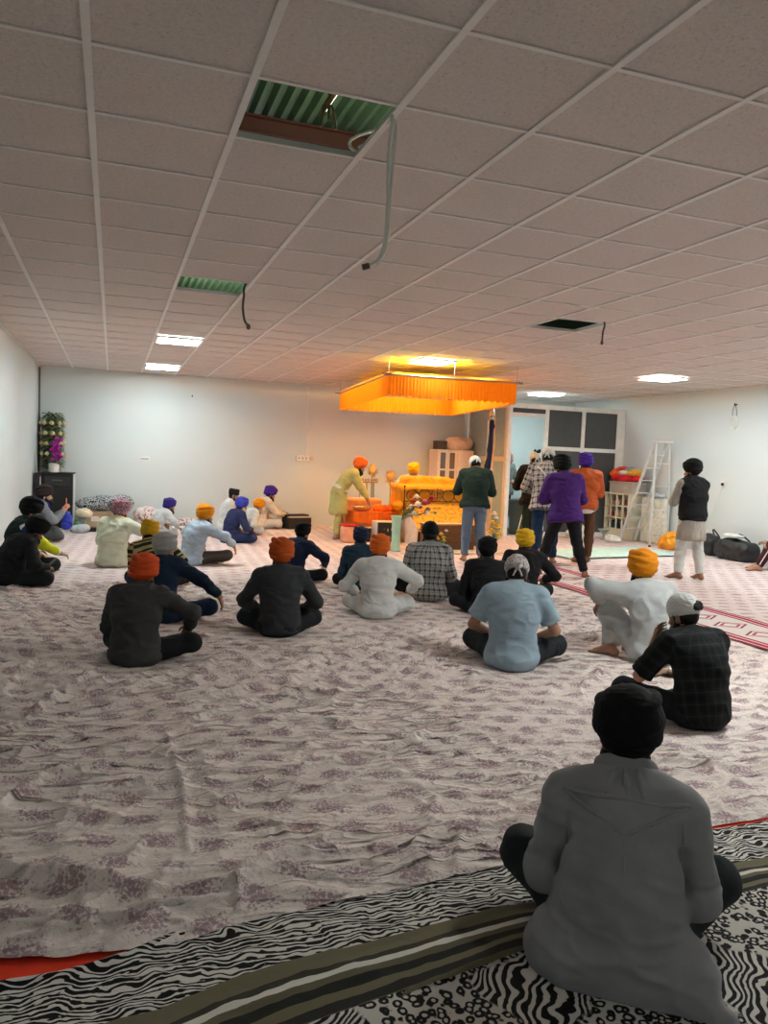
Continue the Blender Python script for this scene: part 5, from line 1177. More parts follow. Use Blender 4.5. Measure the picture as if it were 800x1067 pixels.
def make_left_of_throne():
    org = cloth('orange_table_cloth', 'e9701a', .6, .5); black = plain('black_grille', '1d1b1a', .6, bump=.4, bscale=200); wht = plain('white_board', 'd9d4cc', .45)
    # cloth covered low table
    r = thing('low_table', 'low table under a bright orange cloth, with a speaker below it', 'table', (4.70, 13.98, .012))
    for sx in (-.37, .37):
        for sy in (-.2, .2): MB().tube([(sx, sy, 0), (sx, sy, .50)], .02, 8).build('leg', wht, r)
    bx('table_top', (-.41,-.27,.50), (.41,.27,.53), wht, r)
    V, F = pleats([(-.43,.29),(-.43,-.29),(.44,-.29),(.44,.29)], .34, .548, .13, .010, .014, 8, .012, 2); mkmesh('table_cloth', V, F, org, r)
    F_ = Field((-.6,-.4,.45), (.6,.4,.6), .012); F_.rbox((0,0,.542), (.435,.295,.008), .007); V, Q, _ = F_.mesh(); mkmesh('table_cloth', fold(V, Q, .004, (9,9,9)), Q, org, r)
    s = thing('speaker', 'black boxy speaker with white edges and three dots under the orange table', 'speaker', (4.82, 13.50, .012))
    bx('cabinet', (-.20,-.15,0), (.20,.16,.40), wht, s, .012); bx('grille', (-.185,-.158,.015), (.185,-.149,.385), black, s)
    for k, z in enumerate((.26,.24,.25)): MB().tube([(-.06+.075*k,-.160,z-.02*(k>0)),(-.06+.075*k,-.160,z+.022*(k>0)+.006)], .007, 8).build('indicator', wht, s)
    b = thing('board', 'dark board with a white edge leaning beside the speaker', 'board', (4.43, 13.55, .012), .15); bx('panel', (-.15,-.02,0), (.15,.02,.26), black, b, .004); MB().box((-.16,-.03,.26), (.16,.03,.275)).build('edge_strip', wht, b, False)
    st = thing('stool', 'small stool covered in pale pink cloth with a red top', 'stool', (4.12, 13.50, .012)); F_ = Field((-.25,-.25,-.02), (.25,.25,.4), .012); F_.rbox((0,0,.15), (.125,.13,.15), .03); F_.floor(.0); V, Q, _ = F_.mesh(); mkmesh('cover', fold(V, Q, .01, (8,8,5)), Q, cloth('salmon_cover', 'e0a487'), st); bx('top_pad', (-.13,-.135,.30), (.13,.135,.335), cloth('red_pad', 'b8231c'), st, .012)
    steel = plain('steel_bowl', 'c9c5bd', .25, .9)
    bo = thing('basin', 'wide steel basin holding orange cloth on the orange table', 'basin', (4.50, 13.92, .563)); MB().lathe([(.10,0),(.15,.015),(.185,.075),(.20,.082),(.195,.088),(.178,.078),(.14,.022),(.02,.018)], 28).build('bowl', steel, bo)
    for nm, lab, x, y, sx, sy, sz, sd in (('folded_cloth', 'heap of orange cloth in the middle of the orange table', 4.83, 13.88, .11, .10, .075, 3), ('folded_cloth', 'heap of orange cloth at the right end of the orange table', 5.02, 13.93, .09, .11, .065, 8)):
        F_ = Field((-.25,-.25,-.02), (.25,.25,.25), .009); F_.ell((0,0,.04), (sx, sy, sz), None, 0); F_.ell((.05,.02,.05), (sx*.6, sy*.7, sz*.9), None, .02); F_.ell((-.05,-.03,.05), (sx*.5, sy*.6, sz), None, .02); F_.floor(0); V, Q, _ = F_.mesh(); V = fold(V, Q, .016, (17,17,17), sd); V[:,2] = np.maximum(V[:,2], 0); o = mkmesh(nm, relax(V, Q), Q, org); o.location = (x, y, .563); tag(o, lab, 'cloth', 'orange cloths on the low table')
    pk = plain('peach_rail_cloth', 'e3a87f', .7, bump=.3)
    c = thing('covered_chest', 'long peach cloth covered chest behind the orange table', 'chest', (4.70, 14.75, .0)); F_ = Field((-.6,-.35,-.05), (.6,.35,.9), .014); F_.rbox((0,0,.38), (.42,.22,.38), .04); F_.floor(.01); V, Q, _ = F_.mesh(); mkmesh('cover', fold(V, Q, .010, (6,6,4)), Q, cloth('peach_cotton', 'e2aa80'), c)
    # wire stand and two plumed fans beside the throne
    br = plain('brass_wire', 'a08a52', .3, .8)
    w = thing('wire_stand', 'tall wire stand with a decorated ring top behind the orange table', 'stand', (5.02, 15.15, .0))
    for k in range(5): MB().tube([(-.18+.09*k, -.10 if k % 2 else .10, 0), (-.15+.075*k, -.08 if k % 2 else .08, 1.08)], .007, 6).build('leg', br, w)
    MB().tube([(.20*math.cos(a), .12*math.sin(a), 1.08) for a in np.linspace(0, 2*PI, 25)[:-1]], .012, 8, closed=True).build('ring', br, w)
    for k in range(9): a = 2*PI*k/9; MB().ball((.19*math.cos(a), .115*math.sin(a), 1.13), (.03,.03,.035), 8, 6).build('ornament', plain('silver_ornament', 'b8a58e', .4, .4), w)
    gold = plain('gold_plume', 'd8b56a', .7, bump=.5, bscale=80)
    for lab, x, y, z, R in (('round gold plumed fan standing left of the throne', 5.62, 15.46, 1.20, .18), ('smaller gold plumed fan standing above the wire stand', 5.22, 15.52, 1.33, .15)):
        f = thing('ceremonial_fan', lab, 'fan', (x, y, 0), 0, 'gold fans beside the throne'); MB().tube([(0,0,0),(0,0,z-R*.8)], .012, 8).build('handle', br, f); MB().lathe([(.10,0),(.10,.02),(.02,.04)], 16).build('foot', br, f)
        b = MB(); rnd = random.Random(int(x*100))
        for k in range(40): a = 2*PI*k/40; b.leaf((0, rnd.uniform(-.02,.02), z), (math.cos(a), rnd.uniform(-.25,.25), math.sin(a)), R*rnd.uniform(.9,1.1), .025, .1, 4)
        b.ball((0,0,z), (R*.55,.045,R*.55), 16, 10); b.build('plume', gold, f)
    # harmonium
    h = thing('harmonium', 'black box harmonium on the floor before the purple turbaned player', 'harmonium', (3.74, 16.08, .012), .25); bx('case', (-.27,-.17,0), (.27,.17,.24), black, h, .012); bx('bellows', (-.25,.17,.03), (.25,.21,.25), plain('bellows_cloth', '2a2422', .8), h, .004)
    bx('keyboard', (-.24,-.165,.24), (.24,-.05,.262), plain('ivory_keys', 'b9b2a4', .3), h); bx('lid', (-.27,-.05,.24), (.27,.17,.30), black, h, .008)
def make_behind_throne():
    # glass fronted cabinet with a bundle
    pw = plain('peach_white_cabinet', 'e6d3bf', .5); gl = plain('dark_cabinet_glass', '6d5f52', .15, 0, .6)
    r = thing('cabinet', 'tall pale cabinet with small glazed doors behind the throne', 'cabinet', (7.46, 16.42, .0)); bx('body', (-.46,-.24,.008), (.46,.26,1.84), pw, r, .01)
    for k, x in enumerate((-.33, -.10)):
        d = bx('door', (x-.105,-.262,.95), (x+.105,-.241,1.80), pw, r, .006)
        for z0, z1 in ((.98,1.36),(1.40,1.77)): bx('glass_pane', (x-.062,-.268,z0), (x+.062,-.261,z1), gl, d)
    bx('door', (.03,-.262,.10), (.44,-.241,1.80), pw, r, .006); MB().ball((.07,-.275,1.0), .014).build('knob', plain('brass', 'b09a5c', .3, .8), r)
    F_ = Field((-.5,-.35,-.02), (.5,.35,.45), .014); F_.ell((0,0,.13), (.36,.22,.15), None, 0); F_.ell((.1,0,.20), (.24,.17,.11), None, .05); F_.ell((-.12,.02,.17), (.2,.16,.12), None, .05); F_.floor(.0); V, Q, _ = F_.mesh(); V = fold(V, Q, .020, (8,8,8), 3); V[:,2] = np.maximum(V[:,2], 0)
    o = mkmesh('cloth_bundle', relax(V, Q), Q, cloth('peach_bundle_cloth', 'e8c9b4')); o.location = (7.62, 16.42, 1.842); tag(o, 'large peach cloth bundle lying on top of the tall cabinet', 'bundle')
    b = thing('box', 'small dark box on top of the tall cabinet, left of the bundle', 'box', (7.13, 16.36, 1.842)); bx('carton', (-.12,-.13,0), (.12,.13,.17), plain('dark_brown_card', '4f4038', .7), b, .006); bx('lid', (-.125,-.135,.17), (.125,.135,.195), plain('dark_brown_card', '4f4038', .7), b, .005)
    # standard with wrapped pole
    navy = cloth('navy_pole_wrap', '14183a', .8, .5); st = plain('spear_steel', 'b5b0a6', .25, .9)
    f = thing('flag_pole', 'ceremonial pole wrapped in navy cloth with a steel spear emblem at the top', 'pole', (7.02, 13.75, .0)); MB().lathe([(.16,.01),(.16,.04),(.05,.07),(.035,.20)], 18).build('base', st, f)
    MB().tube([(0,0,.05),(0,0,2.42)], .022, 10).build('pole', st, f); F_ = Field((-.2,-.2,.4), (.25,.2,2.6), .012); F_.cap((-.01,0,.55), (.02,0,1.5), .045, .05, .02); F_.cap((.02,0,1.5), (.075,0,2.30), .055, .05, .03); F_.cap((.075,0,2.30), (.07,0,2.40), .06, .035, .02); V, Q, _ = F_.mesh(); mkmesh('wrap', relax(fold(V, Q, .014, (22,22,3), 4), Q), Q, navy, f)
    MB().tube([(.065,0,2.36),(.065,0,2.46),(.065,0,2.52),(.065,0,2.60),(.065,0,2.72)], [.012,.016,.06,.045,.002], 10).build('spear_head', st, f)
    # glazed partition
    wf = plain('white_aluminium', 'f1f4f2', .35); dg = plain('dark_grey_panel', '4c4f51', .35, 0, .5, bump=.05); t = NT('clear_glass'); t.b.inputs['Transmission Weight'].default_value = 1; glass = t.done((.86,.92,.92), .02); t.b.inputs['IOR'].default_value = 1.05
    y = 14.72; x0, x1, x2, x3 = 8.02, 8.92, 9.85, 10.78; H = 2.78
    r = thing('partition', 'white framed glazed partition with dark grey panels beside the right wall', 'partition', (0,0,0))
    fb = lambda nm, a, b, c, d: bx(nm, (a, y-.03, b), (c, y+.03, d), wf, r)
    for x in (x0, x1, x2, x3): fb('post', x-.045, .005, x+.045, H)
    fb('top_rail', x0-.045, H, x3+.17, H+.10)
    fb('rail', x0+.045, 2.60, x1-.045, 2.68)
    for a, b in ((x1, x2), (x2, x3)): fb('rail', a+.045, 1.90, b-.045, 1.985); fb('rail', a+.045, .005, b-.045, .10); fb('rail', a+.045, .95, b-.045, 1.03)
    pan = lambda a, b, c, d, m, nm='panel': bx(nm, (a+.04, y-.008, b), (c-.04, y+.008, d), m, r)
    pan(x0, 2.67, x1, H+.01, dg); pan(x0, .02, x1, 2.61, glass, 'glass_pane')
    for a, b in ((x1, x2), (x2, x3)): pan(a, 1.98, b, H+.01, dg); pan(a, 1.02, b, 1.91, dg); pan(a, .09, b, .96, dg)
    bx('end_post', (x3+.045, y-.03, .005), (XR-.002, y+.03, H), wf, r)
    # return side of the partition running back to the wall
    beige = plain('beige_timber_frame', 'd6c2a2', .5)
    q = thing('partition', 'pale timber framed glazed return of the partition, running to the back wall', 'partition', (0,0,0)); fx = lambda nm, y0, z0, y1, z1, m=beige, hw=.03: bx(nm, (x0-hw, y0, z0), (x0+hw, y1, z1), m, q)
    for yy in (14.80, 15.35, 15.55, 16.60): fx('post', yy, .005, yy+.07, H)
    fx('top_rail', 14.76, H, 16.74, H+.10); fx('rail', 14.80, 1.62, 16.6, 1.72, beige, .026)
    frost = plain('pale_blue_glass', '9fb4b8', .2, 0, .5)
    for a, b in ((14.87,15.35),(15.62,16.6)): fx('glass_pane', a, 1.71, b, H, frost, .006); fx('glass_pane', a, .05, b, 1.63, frost, .006)
    # things behind the glass
    bn = thing('storage_bin', 'grey storage bin standing behind the glass partition', 'bin', (8.72, 15.14, .0)); MB().lathe([(.27,.006),(.29,.02),(.32,.72),(.335,.74),(.335,.78),(.30,.79),(.10,.81)], 24, sx=1.1).build('bin_body', plain('grey_bin', '5d605e', .5), bn)
    MB().box((-.1,-.36,.60), (.1,-.335,.66), .01).build('handle', plain('dark_bin_handle', '3a3c3b', .5), bn)
    tr = thing('folding_stand', 'white folding wire stand on the floor before the partition', 'stand', (7.72, 13.45, .012))
    for a in (0, 2.1, 4.2): MB().tube([(.14*math.cos(a), .14*math.sin(a), .004), (.02*math.cos(a), .02*math.sin(a), .55)], .010, 6).build('leg', wf, tr)
    MB().tube([(0,0,.52),(0,0,.74)], .010, 6).build('pole', wf, tr); MB().tube([(.09*math.cos(a), .09*math.sin(a), .22) for a in np.linspace(0, 2*PI, 17)[:-1]], .007, 6, closed=True).build('brace', wf, tr)
    def lump(nm, lab, cat, loc, parts, m, amp, fr, sd, h=.012, group=None):
        ps = np.array([np.array(c)-np.array(rr) for c, rr in parts]).min(0)-.08; pe = np.array([np.array(c)+np.array(rr) for c, rr in parts]).max(0)+.08
        F_ = Field(ps, pe, h)
        for i, (c, rr) in enumerate(parts): F_.ell(c, rr, None, .04 if i else 0)
        F_.floor(.0); V, Q, _ = F_.mesh(); V = fold(V, Q, amp, fr, sd); V[:,2] = np.maximum(V[:,2], 0); o = mkmesh(nm, relax(V, Q), Q, m); o.location = loc; return tag(o, lab, cat, group)
    return lump
def hand_at(root_k, s, off=(0,0,0)):
    root, k = root_k; q = k.arm[s][2]+k.arm[s][3]*.09+np.array(off); a = root.rotation_euler[2]; c, sn = math.cos(a), math.sin(a); sc = root.scale[0]
    return (root.location[0]+sc*(q[0]*c-q[1]*sn), root.location[1]+sc*(q[0]*sn+q[1]*c), root.location[2]+sc*q[2]), a
def make_right(lump):
    cr = plain('cream_painted_wood', 'dcd8c2', .5); gz = .012
    # grid fronted cupboard
    r = thing('shelf_unit', 'cream shelf unit with a gridded open front against the right wall', 'shelf', (10.63, 14.18, gz)); X0, Y0, Y1, Z = -.17, -.42, .42, .98
    bx('back_panel', (.28,Y0,0), (.30,Y1,Z), cr, r); bx('side_panel', (X0,Y0,0), (.28,Y0+.03,Z), cr, r); bx('side_panel', (X0,Y1-.03,0), (.28,Y1,Z), cr, r); bx('top', (X0-.02,Y0-.02,Z), (.30,Y1+.02,Z+.035), cr, r, .006); bx('plinth', (X0,Y0+.03,0), (.28,Y1-.03,.20), cr, r)
    for z in (.20,.46,.72): bx('shelf', (X0,Y0+.03,z), (.28,Y1-.03,z+.025), cr, r)
    for y in (-.21,0,.21): bx('upright', (X0,y-.014,.225), (X0+.03,y+.014,Z), cr, r)
    rnd = random.Random(5)
    for z in (.485,.225,.745):
        for k, y in enumerate((-.30,-.10,.10,.30)):
            col = rnd.choice(['c77f6e','3a4a58','c9a48a','5b6a62','a33d3a','d8cfc4']); o = MB().box((-.08,-.075,0), (.12,.075,rnd.uniform(.10,.17)), .02).build('folded_cloth', cloth('shelf_cloth_'+col, col)); o.location = (10.62, 14.18+y, gz+z+.001); tag(o, 'folded cloth stored in the cream shelf unit', 'cloth', 'folded cloths in the shelf unit')
    # padded mattress on end
    t = NT('quilted_cream'); v = t.coord(); x, y, z = t.sep(v); q1 = t.math('ABSOLUTE', t.math('SINE', t.math('MULTIPLY', t.math('ADD', y, z), 22))); q2 = t.math('ABSOLUTE', t.math('SINE', t.math('MULTIPLY', t.math('SUBTRACT', y, z), 22))); qm = t.done(srgb('dfe0d4'), .7, t.bump(t.math('MINIMUM', q1, q2), .8, .02))
    m = MB().box((-.10,-.36,0), (.10,.36,.96), .035).build('mattress', qm); m.location = (10.80, 13.30, gz); tag(m, 'quilted cream mattress standing on edge beside the shelf unit', 'mattress')
    # box and pile of clothes
    b = thing('storage_box', 'grey box on top of the shelf unit under the bright cloths', 'box', (10.62, 14.1, gz+1.016)); bx('box_body', (-.17,-.44,0), (.20,.36,.22), plain('grey_box', 'a9a49c', .6), b, .015); bx('lid', (-.185,-.455,.22), (.215,.375,.25), plain('grey_box_lid', 'b5b0a8', .5), b, .01); bx('handle', (-.19,-.30,.10), (-.17,-.18,.13), plain('grey_box_lid', 'b5b0a8', .5), b)
    zz = gz+1.268
    for lab, c, y, z, r3, sd in (('bright red cloth at the bottom of the pile on the grey box', 'c81d2a', .0, .0, (.20,.50,.085), 1), ('orange cloth at the far end of the pile on the grey box', 'e8622a', .30, .10, (.17,.24,.09), 2), ('white and red cloth across the middle of the pile on the grey box', 'd9cfc8', .02, .14, (.17,.20,.06), 3), ('mustard cloth at the near end of the pile on the grey box', 'd1a03a', -.26, .13, (.16,.20,.075), 4), ('coral red cloth on top of the pile on the grey box', 'd8463a', .12, .22, (.14,.2,.05), 5), ('grey blue cloth folded on top of the pile', '8d93a0', -.10, .225, (.11,.13,.045), 6)):
        lump('folded_cloth', lab, 'cloth', (10.62, 14.06+y, zz+z), [((0,0,r3[2]*.8), r3), ((.03,r3[1]*.4,r3[2]*.9), (r3[0]*.6, r3[1]*.45, r3[2]*.9))], cloth('pile_cloth_'+c, c, .8, .5), .022, (12,12,12), sd, .012, 'cloths piled on the grey box')
    lump('plastic_bag', 'crumpled pale grey plastic bag on top of the quilted mattress', 'bag', (10.80, 13.30, gz+.962), [((0,0,.05), (.11,.26,.06)), ((0,.12,.07), (.1,.12,.06))], plain('grey_plastic', 'b4bcc4', .25, bump=.4), .02, (15,15,15), 3)
    bs = thing('basket_stand', 'small pale blue basket on a short stand in front of the shelf unit', 'basket', (10.05, 14.0, gz)); MB().lathe([(.05,.14),(.13,.22),(.135,.23),(.12,.225),(.04,.15)], 16).build('basket', plain('pale_blue_plastic', '9db3b4', .4), bs); MB().lathe([(.07,0),(.07,.012),(.015,.02),(.015,.14)], 12).build('stand', plain('pale_blue_plastic', '9db3b4', .4), bs)
    lump('plastic_bag', 'white plastic bag lying on the floor in front of the quilted mattress', 'bag', (10.0, 13.62, gz), [((0,0,.05), (.14,.22,.07)), ((.03,.1,.06), (.1,.1,.07))], plain('white_plastic', 'e0e0da', .3, bump=.4), .022, (13,13,13), 6)
    lump('carrier_bag', 'white carrier bag on the floor by the partition, behind the standing men', 'bag', (9.55, 14.3, gz), [((0,0,.10), (.22,.18,.14)), ((.06,0,.2), (.12,.1,.1))], plain('white_plastic', 'e0e0da', .3, bump=.4), .03, (10,10,10), 9)
    lump('carrier_bag', 'bright orange bag on the floor at the foot of the stepladder', 'bag', (10.42, 12.30, gz), [((0,0,.14), (.18,.24,.19)), ((.0,-.06,.24), (.13,.14,.12)), ((0,.16,.08), (.16,.14,.11))], plain('orange_plastic', 'e89a1a', .35, bump=.4), .028, (9,9,9), 4)
    # stepladder
    al = plain('ladder_aluminium', 'cfd1cf', .4, .35); l = thing('stepladder', 'aluminium stepladder standing open against the right wall', 'ladder', (10.40, 12.95, gz)); zt = 2.10
    for s in (-1, 1):
        MB().tube([(s*.20+.0, .70, .03), (s*.15, -.16, zt)], .034, 6).build('rail', al, l); MB().ball((s*.20, .70, .025), (.03,.04,.025), 8, 6).build('foot', plain('ladder_foot', 'c08a3a', .6), l)
        MB().tube([(s*.22, -.30, .03), (s*.16, -.24, zt-.02)], .028, 6).build('rear_rail', al, l); MB().ball((s*.22, -.30, .025), (.03,.035,.025), 8, 6).build('foot', plain('ladder_foot_dark', '3a3835', .6), l)
    for k in range(7):
        q = (k+1)/8; y = .70-.86*q; z = .03+(zt-.03)*q; w = .20-.05*q; MB().box((-w,y-.045,z-.012), (w,y+.045,z+.012), .004).build('step', al, l)
    for q in (.12,.35,.58,.8): y = -.30+.06*q; z = zt*q; MB().tube([(-.20,y,z),(.20,y,z)], .010, 6).build('rear_bar', al, l)
    bx('top_platform', (-.18,-.34,zt), (.18,-.08,zt+.03), plain('ladder_top', 'd8d8d4', .4), l, .008)
    MB().tube([(-.2,.38,.78),(-.205,-.27,.72)], .006, 6).build('stay', al, l)
    # hook with a coil of wire, sockets, conduit, small fittings
    wp = plain('white_plastic_fitting', 'e2e3e0', .35); dk = plain('dark_socket', '262626', .4)
    h = thing('wire_coil', 'coil of pale wire hanging from a dark hook high on the right wall', 'wire coil', (XR-.002, 11.40, 2.60)); MB().tube([(0,0,.24),(-.05,0,.22),(-.06,0,.26)], .012, 8).build('hook', dk, h)
    for k in range(4): MB().tube([(-.04-.008*k, .10*math.sin(a)*(1-.1*k), -.10+.13*math.cos(a)*(1-.1*k)) for a in np.linspace(0, 2*PI, 25)[:-1]], .0035, 6, closed=True).build('coil', plain('pale_cable_sheath', 'c3c4bc', .5), h)
    MB().tube([(-.05,.02,.22),(-.045,.06,.08),(-.045,.04,.03)], .005, 6).tube([(-.05,-.02,.22),(-.045,-.06,.08),(-.045,-.05,.02)], .005, 6).build('loop_wire', dk, h)
    s = thing('wall_socket', 'white wall socket with a plug and trailing cable on the right wall', 'socket', (XR, 11.60, 1.34)); bx('plate', (-.012,-.055,-.055), (0,.055,.055), wp, s, .004); MB().ball((-.03,0,0), (.028,.03,.03), 10, 8).build('plug', dk, s)
    MB().tube(smoothpts([(-.04,0,-.01),(-.05,.04,-.16),(-.06,.14,-.5),(-.08,.26,-.9),(-.12,.30,-1.32)]), .006, 6).build('cable', wp, s)
    c = thing('conduit', 'vertical white cable conduit running down the back wall to a row of sockets', 'conduit', (4.07, YB, 0)); MB().box((-.014,-.022,1.60), (.014,-.001,CEIL-.03)).build('channel', wp, c, False)
    bk = bx('socket_box', (-.24,-.05,1.45), (.06,-.001,1.58), wp, c, .006)
    for k in range(3): MB().tube([(-.18+.085*k,-.0505,1.515),(-.18+.085*k,-.056,1.515)], .022, 12).build('socket', plain('socket_face', '9fa09c', .4), bk)
    MB().tube([(.10,-.001,1.52),(.10,-.045,1.52)], .045, 18).build('round_socket', plain('socket_cream', 'cdbfa5', .4), c)
    d = thing('wall_vent', 'small white plate with a dark slot low on the back wall at the left', 'vent', (.63, YB, 1.38)); bx('plate', (-.09,-.015,-.045), (.09,-.001,.045), wp, d, .004); bx('slot', (-.075,-.018,-.015), (.075,-.014,.012), plain('socket_face', '9fa09c', .4), d)
    e = thing('wall_hook', 'tiny dark hook high on the back wall', 'hook', (1.56, YB, 2.72)); MB().tube([(0,-.001,0),(0,-.05,0),(0,-.06,.03)], .012, 8).build('hook', dk, e); MB().tube([(0,-.001,0),(0,-.008,0)], .025, 10).build('plate', wp, e)
    # black bags
    bc = plain('black_nylon', '1b1d1f', .55, bump=.3, bscale=300); br_ = plain('black_strap', '101112', .6)
    for nm, lab, loc, rz, W, D, H, sd in (('duffel_bag', 'large black duffel bag by the right wall', (10.52, 10.72, gz), 1.5, .42, .20, .34, 1), ('rucksack', 'smaller black rucksack leaning behind the duffel bag', (10.60, 11.45, gz), 1.4, .20, .17, .36, 2)):
        g = thing(nm, lab, 'bag', loc, rz); F_ = Field((-W-.15,-D-.15,-.05), (W+.15,D+.15,H+.2), .012); F_.rbox((0,0,H*.5), (W,D,H*.5), min(D,H*.5)*.75); F_.ell((W*.3,0,H*.8), (W*.55,D*.8,H*.3), None, .06); F_.floor(0); V, Q, _ = F_.mesh(); V = fold(V, Q, .014, (7,7,7), sd); V[:,2] = np.maximum(V[:,2], 0); mkmesh('bag_body', relax(V, Q), Q, bc, g)
        for s in (-1, 1): MB().tube(smoothpts([(s*W*.45,-D-.01,H*.4),(s*W*.4,-D*.7,H*.95),(s*W*.15,-D*.3,H+.10),(0,-D*.25,H+.12)]), .014, 6).build('strap', br_, g)
        MB().tube([(-W*.8,0,H+.012),(0,0,H+.03),(W*.8,0,H+.02)], .008, 6).build('zip', plain('grey_zip', '6a6c6e', .4), g)
    lump('folded_cloth', 'folded white cloth lying on the black duffel bag', 'cloth', (10.50, 10.80, gz+.40), [((0,0,.03), (.12,.22,.035))], cloth('white_cotton', 'd2d4d2'), .010, (14,14,14), 2)
    tg = MB().box((-.003,-.05,0), (.003,.05,.11), .002).build('paper_tag', plain('pink_card', 'd98a80', .6)); tg.location = (10.40, 11.46, .10); tag(tg, 'pink card tag hanging on the black rucksack', 'tag')
def make_left(lump):
    gz = .012; blk = plain('black_cabinet', '191a1b', .4, 0, .5); wht = plain('white_strip', 'd6dad8', .4)
    r = thing('speaker_cabinet', 'tall black cabinet with a drawer front in the left back corner', 'cabinet', (-.98, 16.10, gz)); bx('body', (-.30,-.25,0), (.27,.25,1.04), blk, r, .012); bx('drawer_front', (-.24,-.264,.80), (.22,-.249,.98), plain('charcoal_front', '2b2c2d', .5), r, .006); bx('handle', (-.10,-.275,.90), (.08,-.263,.925), plain('dark_grey_handle', '55585a', .4), r); bx('front_panel', (-.24,-.262,.05), (.22,-.249,.77), plain('black_front', '131313', .5), r, .006); bx('edge_strip', (.27,-.25,.0), (.285,.25,1.04), wht, r)
    bx('top_board', (-.31,-.26,1.04), (.30,.26,1.06), blk, r, .004)
    s2 = thing('loudspeaker', 'narrow black loudspeaker with pale side standing left of the tall cabinet', 'speaker', (-1.345+.03, 15.70, gz)); bx('body', (-.06,-.12,0), (.04,.12,1.05), blk, s2, .008); bx('side_strip', (.041,-.10,.55), (.05,.02,.98), wht, s2)
    rnd = random.Random(11)
    pt = thing('potted_orchid', 'magenta orchid in a white pot on the black cabinet', 'plant', (-1.05, 15.93, gz+1.06)); MB().lathe([(.075,0),(.085,.01),(.098,.17),(.104,.175),(.092,.178),(.08,.14)], 20).build('pot', plain('white_ceramic', 'e4e2dc', .25), pt)
    st = MB(); lf = MB()
    for k in range(6): a = k*1.05; lf.leaf((0,0,.16), (math.cos(a), math.sin(a), .5), .22, .035, .5, 5)
    mag = plain('magenta_petal', 'c62cb6', .55, var=.25, scale=30)
    for k in range(34): 
        z = .24+.0125*k+rnd.uniform(-.02,.02); a = rnd.uniform(0, 2*PI); rr = rnd.uniform(.02,.12)*(1-.3*abs(k-17)/17); p = (.04+rr*math.cos(a), rr*math.sin(a), z); b = MB(); flower_head(b, p, .065, rnd, 8, 2); b.ball(p, .028, 6, 5); b.build('bloom', mag, pt)
    for s in (-1, 1): st.tube(smoothpts([(0,0,.15),(s*.03,0,.35),(.05+s*.03,-.03,.62)]), .005, 5)
    st.build('stem', plain('leaf_green', '3f6b35', .5, var=.25, scale=20), pt); lf.build('leaf', plain('leaf_green', '3f6b35', .5, var=.25, scale=20), pt)
    gp = thing('flower_column', 'tall column of greenery with rows of cream flowers in the left back corner', 'plant', (-1.12, 16.53, 0)); MB().tube([(0,0,.004),(0,0,2.2)], .03, 10).build('post', plain('dark_post', '3a3a34', .6), gp); MB().lathe([(.12,.004),(.12,.03),(.03,.05)], 16).build('base', plain('dark_post', '3a3a34', .6), gp)
    gr = plain('deep_foliage', '77855f', .55, var=.35, scale=25); L = MB()
    for k in range(1500):
        z = rnd.uniform(1.14, 2.22); a = rnd.uniform(0, 2*PI); rr = rnd.uniform(.05,.17); L.leaf((rr*math.cos(a), rr*math.sin(a)*.8, z), (math.cos(a)+rnd.uniform(-.5,.5), math.sin(a)+rnd.uniform(-.5,.5), rnd.uniform(-.5,.9)), rnd.uniform(.07,.12), .018, .4, 3)
    L.build('foliage', gr, gp); cf = plain('cream_petal', 'ddcda0', .6, var=.2, scale=30)
    for z in (1.42, 1.62, 1.82, 2.02):
        for k in range(9):
            a = 2*PI*k/9+z*3; b = MB(); flower_head(b, (.21*math.cos(a), .17*math.sin(a), z+rnd.uniform(-.025,.025)), .07, rnd, 9, 3); b.ball((.21*math.cos(a), .17*math.sin(a), z), .042, 8, 6); b.build('bloom', cf, gp)
    # bedding along the back wall
    t = NT('black_white_leaf_print'); v = t.coord(); n = t.voro(v, 26, 'F1'); n2 = t.noise(v, 34, 3, .6); bw = t.done(t.ramp(n2, [(0, srgb('22262c')), (.47, srgb('8b959c')), (.53, srgb('c9ced0')), (.60, srgb('454d56'))], 'CONSTANT'), .85, t.bump(t.noise(v, 10, 3), .4, .015))
    t = NT('pink_quilt_print'); v = t.coord(); n2 = t.noise(v, 20, 3, .6); pq = t.done(t.ramp(n2, [(0, srgb('8d5a62')), (.44, srgb('d9cfca')), (.56, srgb('cdbcb8')), (.63, srgb('a27078'))], 'CONSTANT'), .85, t.bump(t.noise(v, 10, 3), .4, .015))
    bxm = plain('brown_cardboard', 'b09a78', .8)
    c = thing('cardboard_box', 'cardboard box under the rolled printed mattress by the back wall', 'box', (-.34, 16.38, gz)); bx('carton', (-.24,-.18,0), (.24,.22,.29), bxm, c, .004); bx('flap', (-.24,-.19,.27), (.24,-.18,.30), bxm, c); bx('label', (-.05,-.183,.10), (.10,-.179,.2), plain('white_label', 'd8d6d0', .5), c)
    b2 = thing('cardboard_box', 'tan cardboard box standing right of the one under the rolled mattress', 'box', (.08, 16.42, gz)); bx('carton', (-.13,-.16,0), (.13,.2,.28), plain('tan_cardboard', 'c09a68', .8), b2, .004); bx('flap', (-.13,-.17,.26), (.13,-.16,.285), plain('tan_cardboard', 'c09a68', .8), b2)
    ro = lump('rolled_mattress', 'rolled black and white printed mattress on the cardboard boxes by the back wall', 'mattress', (-.10, 16.42, gz+.305), [((-.34,0,.13), (.24,.17,.13)), ((-.05,0,.15), (.34,.18,.15)), ((.28,0,.16), (.24,.18,.155))], bw, .012, (5,9,9), 2)
    lump('pillow', 'cream pillow lying on the carton left of the rolled mattress', 'pillow', (-.51, 15.96, gz+.18), [((0,0,.10), (.15,.12,.10))], cloth('cream_pillow_cloth', 'd8d2b8'), .012, (8,8,8), 3)
